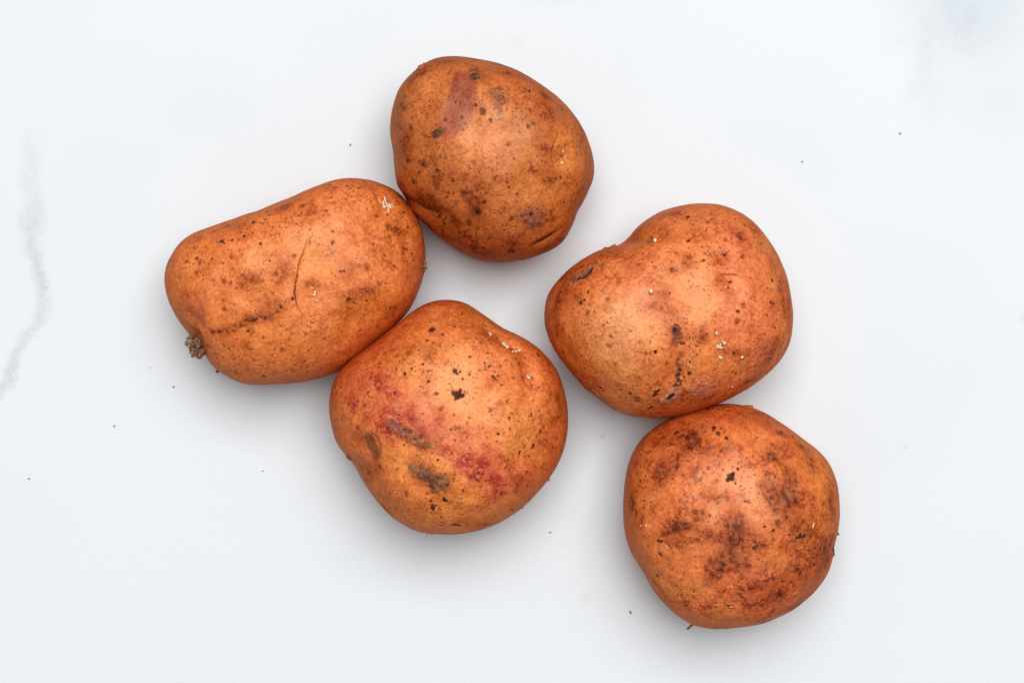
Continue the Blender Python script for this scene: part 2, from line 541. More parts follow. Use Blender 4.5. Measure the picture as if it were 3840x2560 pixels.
    def base_skin(self, tone=(0.60, 0.222, 0.070), yellow=(0.66, 0.275, 0.075), pink=(0.58, 0.190, 0.082), russet=0.8, russet_bias=0.0):
        P = self.P; s = self.seed
        a = fbm(P, 55, 3, s + 11); b = fbm(P, 40, 3, s + 23)
        C = np.tile(np.array(tone), (len(P), 1))
        f = sstep(-0.1, 0.5, a)[:, None]; C = C * (1 - f) + np.array(yellow) * f
        f = sstep(0.0, 0.5, b)[:, None] * 0.8; C = C * (1 - f) + np.array(pink) * f
        self.C = C
        # russet netting: patchy, grainy brown
        big = fbm(P, 48, 3, s + 31); mid = fbm(P, 230, 4, s + 41, 0.62); fine = fbm(P, 900, 3, s + 51, 0.65)
        m = sstep(0.02, 0.42, big * 0.85 + mid * 0.55 + russet_bias)
        self.mulc(m * sstep(-0.5, 0.45, fine + 0.3 * mid) * russet, (0.72, 0.54, 0.42))
        m = sstep(0.25, 0.55, mid * 0.9 + fine * 0.45 + big * 0.25 + russet_bias)
        self.mulc(m * russet, (0.52, 0.36, 0.27))
        self.mid, self.fine = mid, fine
        self.soil(150, s + 5)
        # hairline scratches and scuffs in patches
        warp = P + 0.0035 * np.stack([fbm(P, 90, 2, s + 61), fbm(P, 90, 2, s + 62), fbm(P, 90, 2, s + 63)], 1)
        ln = 1 - np.abs(fbm(warp * np.array([1.0, 0.45, 0.7]), 210, 2, s + 64))
        where = sstep(0.05, 0.5, fbm(P, 60, 2, s + 65))
        self.mulc(sstep(0.955, 0.995, ln) * where * (0.5 + 0.5 * sstep(-0.3, 0.3, fine)) * 0.75 * russet, (0.50, 0.36, 0.28))
        self.disp += 0.00006 * fine * (0.4 + 0.6 * sstep(-0.1, 0.4, big))
        # scattered corky dots
        rng = random.Random(s)
        ups = np.nonzero(self.up)[0]
        for i in range(130):
            c = P[ups[rng.randrange(len(ups))]]
            r = (0.00022 + 0.00075 * rng.random() ** 3.0)
            idx = self.window(c - 6 * r, c + 6 * r)
            q = P[idx] - c
            dd = np.linalg.norm(q, axis=1) * (1 + 0.75 * fine[idx] + 0.4 * mid[idx])
            w = np.exp(-(dd / r) ** 4)
            k = rng.random()
            col = (0.10, 0.045, 0.022) if k < 0.35 else (0.24, 0.085, 0.035)
            f = (w * (0.35 + 0.5 * rng.random()))[:, None]
            self.C[idx] = self.C[idx] * (1 - f) + np.array(col) * f
            if k > 0.8:   # halo of darker skin
                f = (np.exp(-(np.linalg.norm(q, axis=1) / (2.2 * r)) ** 2) * 0.35)[:, None]
                self.C[idx] = self.C[idx] * (1 - f * np.array([0.3, 0.5, 0.6]))

    def soil(self, n, seed):
        """small irregular flecks of dried soil, in loose clusters"""
        rng = random.Random(seed); ups = np.nonzero(SPH_V[:, 2] > 0.05)[0]
        c = None
        for i in range(n):
            if c is None or rng.random() < 0.22: c = self.P[ups[rng.randrange(len(ups))]]
            q = c + np.array([rng.gauss(0, 0.006) for _ in range(3)])
            r = 0.00025 + 0.0006 * rng.random() ** 2.5
            idx = self.window(q - 0.012, q + 0.012)
            if not len(idx): continue
            j = idx[np.argmin(((self.P[idx] - q) ** 2).sum(1))]; q = self.P[j]
            idx = self.window(q - 4 * r, q + 4 * r)
            e = np.linalg.norm(self.P[idx] - q, axis=1) / r + 1.1 * self.fine[idx] + 0.5 * self.mid[idx]
            w = (1 - sstep(0.75, 1.15, e)) * (0.6 + 0.4 * rng.random())
            col = np.array(rng.choice(((0.05, 0.028, 0.014), (0.09, 0.045, 0.02), (0.16, 0.075, 0.03))))
            self.C[idx] = self.C[idx] * (1 - w[:, None]) + col * w[:, None]
            self.crust[idx] = np.maximum(self.crust[idx], w)

    def field(self, pts, r, grain=0.6, freq=1.0, soft=0.6):
        r = r * self.px
        d = self.dist(pts, reach=3.2 * r)
        near = d < r * 3.0
        out = np.zeros(len(d))
        e = d[near] / r + grain * (0.55 * fbm(self.P[near], 0.5 * freq / r, 3, self.seed + 77) + 0.45 * self.mid[near] + 0.45 * self.fine[near])
        out[near] = 1 - sstep(1 - soft, 1 + soft * 0.6, e)
        return out
    def stain(self, pts, r, amt=0.8, col=(0.50, 0.36, 0.22), grain=1.0, soft=0.9):
        """rubbed-in brown: a soft tint plus crisp grains that crowd together towards its middle"""
        m = self.field(pts, r * 1.1, grain * 1.3, 1.0, soft)
        i = np.nonzero(m > 0.01)[0]
        n = self.fine[i] * 0.85 + self.mid[i] * 0.55; mi = m[i]
        col = np.array((col[0] * 1.12, col[1] * 1.0, col[2] * 0.80))
        f = mi * (0.42 + 0.33 * sstep(-0.4, 0.3, n)) * amt
        self.C[i] *= 1 - f[:, None] * (1 - col)
        g = sstep(-0.04, 0.30, n + 0.6 * (mi - 0.72)) * np.minimum(1, mi * 1.8) * amt * 0.72
        self.C[i] *= 1 - g[:, None] * (1 - col)
        g = sstep(0.20, 0.42, n + 0.45 * (mi - 0.75)) * np.minimum(1, mi * 2) * amt
        self.C[i] *= 1 - 0.55 * g[:, None] * (1 - np.array((0.48, 0.31, 0.20)))
        self.crust[i] = np.maximum(self.crust[i], mi * amt * 0.6)
    def dark(self, pts, r, amt=0.9, grain=1.0):
        m = self.field(pts, r, grain * 1.2, 1.4, 0.6)
        self.mulc(m * amt, (0.28, 0.19, 0.13))
        self.crust = np.maximum(self.crust, m * 0.6)
        self.disp -= 0.00010 * m
    def blush(self, pts, r, amt=0.85, col=(0.285, 0.060, 0.042), grain=0.35, soft=0.45):
        m = self.field(pts, r, grain, 1.0, soft)
        g = 0.8 + 0.35 * self.fine + 0.2 * self.mid
        self.mixc(m * amt * np.clip(g, 0, 1), col)
    def red(self, pts, r, amt=0.9, col=(0.33, 0.024, 0.022)):
        m = self.field(pts, r * 1.4, 1.5, 1.6, 0.9)
        g = sstep(-0.22, 0.16, self.fine * 0.95 + self.mid * 0.5 + 0.35 * (m - 0.6))
        self.mixc(m * (0.18 + 0.82 * g) * min(1.0, amt * 1.1), col)
    def pale(self, pts, r, amt=0.6, col=(0.76, 0.325, 0.125)):
        m = self.field(pts, r, 0.5, 1.0, 0.9)
        self.mixc(m * amt, col)
    def dirt(self, pts, r, amt=0.95, col=(0.045, 0.026, 0.015), rise=0.18):
        m = self.field(pts, r * 0.90, 1.35, 2.2, 0.30)
        self.mixc(m * amt, col)
        self.crust = np.maximum(self.crust, m)
        self.disp += m * rise * 1e-3
    def dirts(self, lst, **kw):
        for x, y, r in lst: self.dirt([(x, y)], r, **kw)
    def pit(self, x, y, r, depth=0.25, col=(0.085, 0.04, 0.02), amt=0.85):
        d = self.dist([(x, y)], reach=8 * r * self.px) / (r * self.px)
        e = d * (1 + 0.3 * self.fine)
        self.mixc((1 - sstep(0.4, 0.95, e)) * amt, col)
        self.mulc(np.exp(-(d / 1.7) ** 2) * 0.45, (0.6, 0.42, 0.34))
        self.disp -= depth * 1e-3 * np.exp(-(d / 0.8) ** 2)
    def crease(self, pts, w=5, depth=0.5, amt=0.7, col=(0.10, 0.04, 0.018)):
        d, s, par = self.dist(pts, True, reach=6 * w * self.px)
        ends = np.sin(np.clip(par * 0.94 + 0.03, 0, 1) * math.pi) ** 0.6
        e = d / (w * self.px) * (1 + 0.35 * self.mid)
        self.disp -= depth * 1e-3 * np.exp(-e ** 2) * ends
        self.mixc(np.exp(-(e * 1.2) ** 2) * amt * ends, col)
    def scab(self, pts, r, cols, rise=0.45, hole=None, grain=0.55, soft=0.4, rag=0.9):
        """a corky crust that sits on the skin: kept as a patch and turned into its own mesh"""
        m = self.field(pts, r * 0.92, grain * 1.5, 1.6, soft * 1.2)
        m = m * sstep(-0.75, 0.05, self.fine * 0.9 + self.mid * 0.6 + (m - 0.55) * rag)
        self.patches.append((m, cols, rise, r * self.px, hole))
        self.mulc(self.field(pts, r * 1.5, 0.8, 1.0, 0.8) * 0.55, (0.62, 0.48, 0.42))

    # ---- finish
    def build(self, label):
        P = self.P + self.N * self.disp[:, None]
        P[:, 2] = np.maximum(P[:, 2], 0.0)
        origin = np.array([self.cen[0], self.cen[1], 0.0])
        root = bpy.data.objects.new("potato", None)
        root.empty_display_size = 0.02
        root.location = origin
        COL.objects.link(root)
        tag(root, label, "potato", "potatoes on the white board")
        me = mesh_from("body", P - origin, SPH_F)
        self.C = self.C * np.array(SKIN_GAIN)
        add_color(me, "pigment", np.clip(self.C, 0.004, 0.95))
        add_float(me, "crust", np.clip(self.crust, 0, 1))
        body = link("body", me, M_SKIN, root)
        self.root, self.body, self.origin, self.Pf = root, body, origin, P
        self.Nf = vnormals(P, SPH_F)
        for m, cols, rise, r, hole in self.patches:
            fm = m[SPH_F].max(1) > 0.04
            F = SPH_F[fm]
            ids = np.unique(F)
            remap = np.full(len(P), -1); remap[ids] = np.arange(len(ids))
            q = P[ids]; mm = m[ids]
            rough = fbm(q, 900, 3, self.seed + 91, 0.7); rid = 1 - np.abs(fbm(q, 520, 3, self.seed + 95)) * 2.2
            h = rise * 1e-3 * mm * (0.55 + 0.55 * rough + 0.45 * rid)
            hm = np.zeros(len(ids))
            if hole is not None:
                hp, hr = hole
                dd = self.dist(hp)[ids] / (hr * self.px)
                hm = 1 - sstep(0.45, 1.15, dd + 0.5 * rough)
                h = h * (1 - hm * 0.9)
            h = h - 0.00008 * (1 - sstep(0.04, 0.35, mm)) + 0.00003
            q = q + self.Nf[ids] * h[:, None]
            mixf = sstep(-0.35, 0.4, rough * 0.7 + 0.5 * fbm(q, 300, 2, self.seed + 99))[:, None]
            c = (np.array(cols[0]) * (1 - mixf) + np.array(cols[1]) * mixf) * np.array((0.82, 0.56, 0.41))
            skin = np.clip(1 - sstep(0.10, 0.75, mm + 0.25 * rough), 0, 1)[:, None]
            c = c * (1 - skin) + self.C[ids] * np.array((0.75, 0.55, 0.35)) * skin
            c = c * (1 - hm[:, None]) + np.array((0.03, 0.018, 0.012)) * hm[:, None]
            pm = mesh_from("scab", q - origin, remap[F])
            add_color(pm, "pigment", np.clip(c, 0.004, 0.9))
            link("scab", pm, M_CRUST, root)
        return root

    def surf(self, x, y):
        _, i = self.anchor(x, y)
        return self.Pf[i], self.Nf[i]

# ---- small add-ons that grow on a potato
def tube(pts, radii, seg=7):
    V = []; F = []
    pts = [Vector(p) for p in pts]
    for i, p in enumerate(pts):
        t = (pts[min(i + 1, len(pts) - 1)] - pts[max(i - 1, 0)]).normalized()
        a = t.orthogonal().normalized(); b = t.cross(a)
        for j in range(seg):
            an = 2 * math.pi * j / seg
            V.append(p + (a * math.cos(an) + b * math.sin(an)) * radii[i])
    for i in range(len(pts) - 1):
        for j in range(seg):
            F.append((i * seg + j, i * seg + (j + 1) % seg, (i + 1) * seg + (j + 1) % seg, (i + 1) * seg + j))
    n = len(V)
    V += [pts[0], pts[-1]]
    for j in range(seg):
        F.append((n, (j + 1) % seg, j, j)); k = (len(pts) - 1) * seg
        F.append((n + 1, k + j, k + (j + 1) % seg, k + (j + 1) % seg))
    return V, F

def lump(c, axes, rng, nu=10, nv=7, rough=0.22):
    V = []; F = []
    c = Vector(c); ph = [rng.uniform(0, 6.28) for _ in range(6)]
    for i in range(nv + 1):
        al = math.pi * i / nv
        for j in range(nu):
            az = 2 * math.pi * j / nu
            k = 1 + rough * (math.sin(3 * az + ph[0]) * math.sin(2 * al + ph[1]) + 0.6 * math.sin(5 * az + ph[2] + 3 * al) + 0.4 * math.sin(7 * al + ph[3] + az))
            V.append(c + (axes[0] * (math.sin(al) * math.cos(az)) + axes[1] * (math.sin(al) * math.sin(az)) + axes[2] * math.cos(al)) * k)
    for i in range(nv):
        for j in range(nu):
            F.append((i * nu + j, (i + 1) * nu + j, (i + 1) * nu + (j + 1) % nu, i * nu + (j + 1) % nu))
    return V, F

def tri_mesh(name, parts):
    V = []; faces = []
    for v, f in parts:
        b = len(V); V += [tuple(x) for x in v]
        for q in f:
            q = [b + i for i in dict.fromkeys(q)]
            faces.append(q)
    me = bpy.data.meshes.new(name); me.from_pydata(V, [], faces); me.update()
    for p in me.polygons: p.use_smooth = True
    return me

def sprout(pot, chips, mat=None, name="sprout"):
    """a cluster of short pale sprout tips; chips: (x, y, length, width, angle in the picture, lift)"""
    rng = random.Random(int(chips[0][0] * 7 + chips[0][1]))
    parts = []
    for x, y, ln, w, ang, lift in chips:
        p, n = pot.surf(x, y); n = Vector(n)
        a = math.radians(ang); t = Vector((math.cos(a), math.sin(a), 0)); t = (t - n * t.dot(n)).normalized()
        t2 = (t + n * lift).normalized(); b = n.cross(t2).normalized(); m = t2.cross(b)
        L, Wd = ln * pot.px / 2, w * pot.px / 2
        c = Vector(p) - Vector(pot.origin) + n * Wd * 0.55 + n * L * lift * 0.4
        parts.append(lump(c, (b * Wd, m * Wd * 0.9, t2 * L), rng, 9, 7, 0.12))
    return link(name, tri_mesh(name, parts), mat or M_SPROUT, pot.root)

def fibre(pot, pts3, r0, r1, parent=None, mat=None, name="root_hair"):
    n = len(pts3)
    radii = [r0 + (r1 - r0) * i / (n - 1) for i in range(n)]
    return link(name, tri_mesh(name, [tube(pts3, radii, 5)]), mat or M_FIBRE, parent or pot.root)

TAN_SCAB = ((0.40, 0.20, 0.105), (0.18, 0.080, 0.038))
PINK_SCAB = ((0.44, 0.17, 0.10), (0.20, 0.070, 0.036))
GREY_SCAB = ((0.21, 0.120, 0.065), (0.085, 0.045, 0.023))

# ------------------------------------------------------------------ potato at the top
def potato_top():
    out = [(520,107),(620,113),(740,135),(860,168),(960,205),(1060,253),(1150,313),(1230,375),(1310,450),(1375,535),(1425,625),(1455,705),
           (1475,790),(1479,865),(1468,930),(1440,1000),(1405,1070),(1365,1130),(1350,1180),(1320,1240),(1280,1310),(1240,1350),(1190,1380),
           (1120,1410),(1030,1440),(930,1458),(840,1466),(740,1458),(640,1425),(560,1385),(490,1335),(420,1280),(350,1215),(290,1157),
           (230,1085),(190,1020),(162,970),(148,900),(140,820),(133,740),(122,650),(114,580),(120,500),(138,410),(165,330),(210,265),
           (265,210),(320,165),(370,135),(440,114)]
    p = Potato((1400, 160, 0.5611), out, 0.066, 101, lean=(-1, 8))
    p.base_skin(tone=(0.455,0.162,0.043), yellow=(0.50,0.195,0.047), pink=(0.44,0.140,0.050), russet=0.85, russet_bias=0.02)
    p.dent([(190,1030),(330,1110),(480,1150)], 60, 1.0)
    p.dent([(1270,760)], 70, 0.9)
    p.brow([(1235,600),(1203,690),(1195,770),(1210,850)], 90, 0.9, 5)
    p.dent([(1100,1340),(1240,1260)], 40, 0.6)
    p.dent([(850,1330)], 180, -1.0)
    p.pale([(330,290)], 110, 0.5); p.pale([(620,690),(760,640)], 150, 0.45); p.pale([(720,320)], 50, 0.5)
    p.pale([(260,430)], 90, 0.35); p.pale([(1290,640),(1320,800)], 120, 0.75, (0.62,0.255,0.062))
    # purple-red patch
    p.blush([(590,250),(610,380),(520,560)], 92, 0.92)
    p.blush([(600,310),(560,480)], 105, 0.8, (0.235,0.048,0.034))
    p.blush([(410,400)], 80, 0.35, (0.42,0.12,0.05))
    p.blush([(1440,960),(1380,1080),(1310,1230)], 55, 0.55, (0.34,0.10,0.075))
    p.blush([(900,780),(900,920)], 70, 0.30, (0.40,0.12,0.05))
    p.blush([(180,720),(200,900)], 80, 0.35, (0.36,0.10,0.045))
    for a in ([(220,640),(240,760)], [(300,1010),(420,1080)], [(430,880),(440,960)], [(640,1020),(740,980)], [(680,1110)],
              [(1120,420),(1180,480)], [(910,210)], [(1150,360)], [(260,240),(330,200)]):
        p.stain(a, 62, 0.9)
    p.stain([(300,300),(240,290)], 45, 0.7, (0.40,0.32,0.24)); p.stain([(420,140),(500,125)], 45, 0.7)
    p.stain([(210,1040),(420,1130),(560,1200)], 55, 0.85, (0.40,0.26,0.19))
    p.stain([(700,1250),(1000,1330)], 130, 0.45); p.stain([(560,1300),(800,1420)], 90, 0.4)
    for x, y, r in ((337,812,26),(275,935,28),(427,855,16),(306,870,12),(600,1005,28),(740,1068,18),(597,1052,14),(693,1130,26),(900,680,16),
                    (640,1205,20),(700,1135,18),(735,1365,16),(785,520,18),(725,460,22),(250,565,18),(1160,1190,22),(1420,740,10),(930,1175,18),
                    (1250,905,14),(1280,940,10),(895,935,10),(905,970,8),(870,1025,9),(500,210,10),(480,515,12),(1050,810,7),(590,500,8),(230,790,20)):
        p.dark([(x, y)], r * 1.15, 0.85)
    p.dirts([(915,1385,22),(940,1390,16),(905,1260,10),(205,600,6),(150,570,6),(272,940,12),(605,1010,12),(335,815,10)])
    p.crease([(1050,1355),(1130,1325),(1225,1265)], 17, 0.30, 1.0, (0.020,0.009,0.004))
    p.crease([(1060,1352),(1130,1327),(1220,1268)], 13, 0.10, 0.9, (0.015,0.007,0.003))
    p.crease([(230,1050),(320,1110),(430,1150)], 16, 0.5, 0.6, (0.06,0.025,0.01))
    p.crease([(1200,640),(1195,760),(1215,840)], 4, 0.15, 0.35)
    p.scab([(1030,1150),(1080,1210),(1100,1150)], 62, PINK_SCAB, 0.40, ([(1055,1145)], 18), 0.9)
    p.scab([(690,225)], 48, GREY_SCAB, 0.25, None, 0.8)
    p.scab([(800,330),(860,390)], 34, ((0.42,0.22,0.14),(0.26,0.12,0.07)), 0.25, None, 0.8)
    p.scab([(415,610),(455,590)], 30, GREY_SCAB, 0.35)
    p.scab([(250,570)], 22, GREY_SCAB, 0.25, None, 0.8)
    p.scab([(345,148),(300,185)], 14, TAN_SCAB, 1.1)
    p.pit(1270, 765, 13, 0.3)
    p.build("brown potato with a purple-red patch, topmost of the five")
    sprout(p, [(1263,805,22,14,40,0.2),(1276,730,14,12,100,0.2),(1288,770,16,9,70,0.3)])

# ------------------------------------------------------------------ long potato on the left
def potato_long():
    out = [(1380,86),(1460,95),(1530,115),(1590,140),(1640,165),(1690,210),(1740,270),(1785,335),(1815,410),(1835,500),(1845,590),(1840,680),
           (1828,760),(1805,830),(1780,890),(1740,960),(1690,1020),(1620,1090),(1550,1150),(1480,1200),(1420,1250),(1350,1310),(1280,1360),
           (1210,1395),(1120,1425),(1020,1450),(900,1462),(780,1467),(690,1468),(620,1455),(560,1430),(500,1400),(450,1365),(410,1320),(380,1270),
           (350,1220),(310,1180),(270,1135),(225,1085),(187,1020),(165,975),(140,920),(120,860),(108,790),(108,730),(125,660),(160,590),
           (210,525),(270,470),(330,440),(400,415),(470,390),(560,365),(650,335),(740,318),(810,290),(880,255),(960,220),(1040,180),(1120,145),(1200,112),(1290,92)]
    p = Potato((560, 620, 0.5612), out, 0.064, 202, boxy=0.86, lean=(-2, 3))
    p.base_skin(tone=(0.63,0.225,0.072), yellow=(0.66,0.265,0.074), pink=(0.62,0.205,0.085), russet=0.65, russet_bias=-0.10)
    p.dent([(290,1150)], 110, 3.2); p.dent([(330,1060),(260,980)], 50, 1.0)
    p.brow([(370,1260),(345,1160),(320,1090),(230,990)], 75, 1.6, 8)
    p.dent([(600,380),(480,400)], 70, 0.8); p.dent([(760,560)], 220, 0.9)
    p.dent([(1100,850)], 120, 1.0)
    p.brow([(1065,480),(1020,600),(985,740),(970,850),(990,940),(1030,1000),(1080,1055)], 190, 1.3, 7)
    p.crease([(995,700),(975,800),(972,870),(1000,960),(1065,1045)], 5, 0.25, 0.6)
    p.dent([(1590,240)], 70, 0.8)
    p.pale([(260,640),(240,780)], 90, 0.4, (0.72,0.31,0.10)); p.pale([(700,560)], 110, 0.35); p.pale([(640,690)], 90, 0.4); p.pale([(1050,700)], 80, 0.3)
    p.pale([(600,1200),(900,1180)], 160, 0.45, (0.64,0.25,0.05)); p.pale([(450,990)], 70, 0.4, (0.66,0.26,0.06)); p.pale([(1300,1050),(1500,950)], 160, 0.5, (0.64,0.25,0.05))
    p.pale([(1330,250)], 130, 0.35); p.pale([(1500,620)], 120, 0.25)
    p.blush([(330,960),(330,1040)], 68, 0.72, (0.40,0.12,0.07)); p.blush([(240,900)], 70, 0.35, (0.45,0.14,0.08))
    p.blush([(920,620),(900,720)], 80, 0.45, (0.48,0.13,0.06)); p.blush([(1200,1400),(950,1430)], 50, 0.35, (0.40,0.14,0.10))
    for a, r in (([(640,800),(700,780)], 70), ([(900,700),(860,760)], 70), ([(780,900),(860,960)], 70), ([(480,1110),(640,1060)], 46), ([(680,1030),(820,1000)], 50),
                 ([(680,1110)], 44), ([(640,1190)], 55), ([(1080,800)], 60), ([(1330,880),(1480,850)], 70), ([(1330,700)], 90), ([(1520,560),(1560,600)], 60),
                 ([(1500,330)], 60), ([(1300,990)], 70), ([(1100,300)], 90), ([(900,280)], 60), ([(600,400)], 50), ([(1600,420),(1680,450)], 60),
                 ([(250,860)], 55), ([(1450,680)], 60), ([(500,950)], 25), ([(960,1380)], 60), ([(1620,960)], 70)):
        p.stain(a, r, 0.75)
    p.stain([(1560,1150),(1350,1290)], 60, 0.5, (0.5,0.36,0.26))
    p.stain([(420,1110),(540,1100),(700,1030),(800,1010)], 26, 0.8, (0.34,0.22,0.17), 1.4)
    for x, y, r in ((318,620,15),(335,650,20),(315,715,15),(432,770,14),(493,778,14),(490,903,15),(505,970,20),(882,945,13),(1225,440,11),(1225,515,12),(1215,213,10),
                    (1022,270,14),(740,520,12),(960,890,12),(890,1240,20),(940,1163,14),(1170,1158,10),(760,1150,14),(1500,525,10),(1385,525,14),(1695,585,14),
                    (420,625,9),(965,605,12),(245,645,14),(850,730,10),(610,445,7),(690,445,8),(1180,300,12),(1340,255,10),(540,790,10),(600,1445,22),(970,1270,14),
                    (1520,340,12),(1380,620,8),(800,635,8),(1410,1100,9)):
        p.dark([(x, y)], r * 1.1, 0.8)
    p.dirts([(318,620,9),(880,945,8),(700,1030,13),(670,1035,9),(720,1020,9),(775,1025,10),(482,508,14),(495,512,8),(592,498,8),(740,519,8),(1275,708,9),(1300,708,8),
             (1330,890,12),(1320,900,8),(1460,840,8),(1500,850,7),(660,1105,10),(610,445,5),(960,890,7),(460,515,5),(680,1000,6),(800,330,8),(740,380,6)])
    p.crease([(1245,705),(1300,710)], 6, 0.1, 0.7); p.crease([(1450,840),(1490,830),(1510,860)], 6, 0.1, 0.6, (0.16,0.06,0.03))
    p.crease([(465,505),(505,515)], 5, 0.05, 0.8)
    p.crease([(1060,500),(1085,465)], 8, 0.15, 0.5)
    p.crease([(1510,180),(1530,230),(1560,270)], 10, 0.5, 0.55, (0.2,0.07,0.025))
    p.scab([(490,400),(535,395)], 15, TAN_SCAB, 0.35); p.scab([(548,605)], 20, ((0.50,0.24,0.12),(0.36,0.15,0.07)), 0.2)
    p.scab([(1400,670)], 14, ((0.50,0.26,0.16),(0.36,0.15,0.08)), 0.2)
    p.pit(1590, 225, 26, 0.4, (0.12,0.05,0.025), 0.8)
    p.build("longest potato, kidney-shaped with a frayed stem stub, leftmost of the five")
    sprout(p, [(1565,260,58,16,80,0.15),(1580,225,46,14,100,0.2),(1600,275,44,18,-40,0.2),(1620,270,52,14,170,0.15),(1598,295,22,14,60,0.3),(1572,280,26,18,20,0.3),(1588,250,34,14,110,0.5)])
    sprout(p, [(1598,309,16,12,30,0.2)])
    sprout(p, [(1103,855,30,16,80,0.2),(1098,870,18,14,20,0.3),(1118,908,20,16,60,0.2),(1085,820,14,12,0,0.2)])
    # frayed stem stub in the hollow of the lower-left end
    rng = random.Random(5); o = Vector(p.origin)
    def at(x, y, z):
        X, Y = p.c2s(x, y); w = src_to_world(X, Y, z); return Vector((w[0], w[1], z)) - o
    base = at(330, 1150, 0.031)
    parts = []
    X1, Y1, Z1 = Vector((1, 0, 0)), Vector((0, 1, 0)), Vector((0, 0, 1))
    for x, y, z, a, b, c in ((305,1150,.033,.0022,.0030,.0026),(285,1175,.034,.0020,.0026,.0022),(310,1205,.034,.0024,.0024,.0024),(330,1235,.033,.0022,.0025,.0022),
                             (300,1245,.034,.0018,.0016,.0016),(335,1262,.033,.0017,.0015,.0016),(278,1195,.035,.0015,.0013,.0014),(322,1180,.036,.0014,.0022,.0012)):
        parts.append(lump(at(x, y, z), (X1 * a, Y1 * b, Z1 * c), rng, 18, 12, 0.42))
    stub = link("stem_stub", tri_mesh("stem_stub", parts), M_STEM, p.root)
    for x, y, dx, dy in ((290,1165,-40,10),(285,1185,-45,-5),(290,1160,-20,40),(310,1150,40,60),(320,1210,30,-60),(280,1200,-20,25),(300,1245,-25,18),(335,1255,18,22),(300,1150,-8,-45)):
        a = at(x, y, 0.0355)
        pts = [a + Vector((dx * t * p.px + math.sin(t * 4 + x) * .0005, -dy * t * p.px + math.cos(t * 5 + y) * .0005, .0014 * math.sin(t * 3))) for t in (0, .25, .5, .75, 1)]
        fibre(p, pts, .00034, .00012, stub, name="fibre")
    parts = [lump(at(x, y, .033), (X1 * a, Y1 * b, Z1 * a), rng, 12, 9, 0.4) for x, y, a, b in ((1843,650,.0006,.0008),(1842,680,.0008,.0010),(1838,702,.0005,.0006),(1846,665,.0004,.0006))]
    link("dried_root", tri_mesh("dried_root", parts), M_STEM, p.root)
    parts = [lump(at(455,1376,.031), (X1 * .0007, Y1 * .0006, Z1 * .0006), rng, 12, 9, 0.35)]
    link("dried_root", tri_mesh("dried_root", parts), M_STEM, p.root)

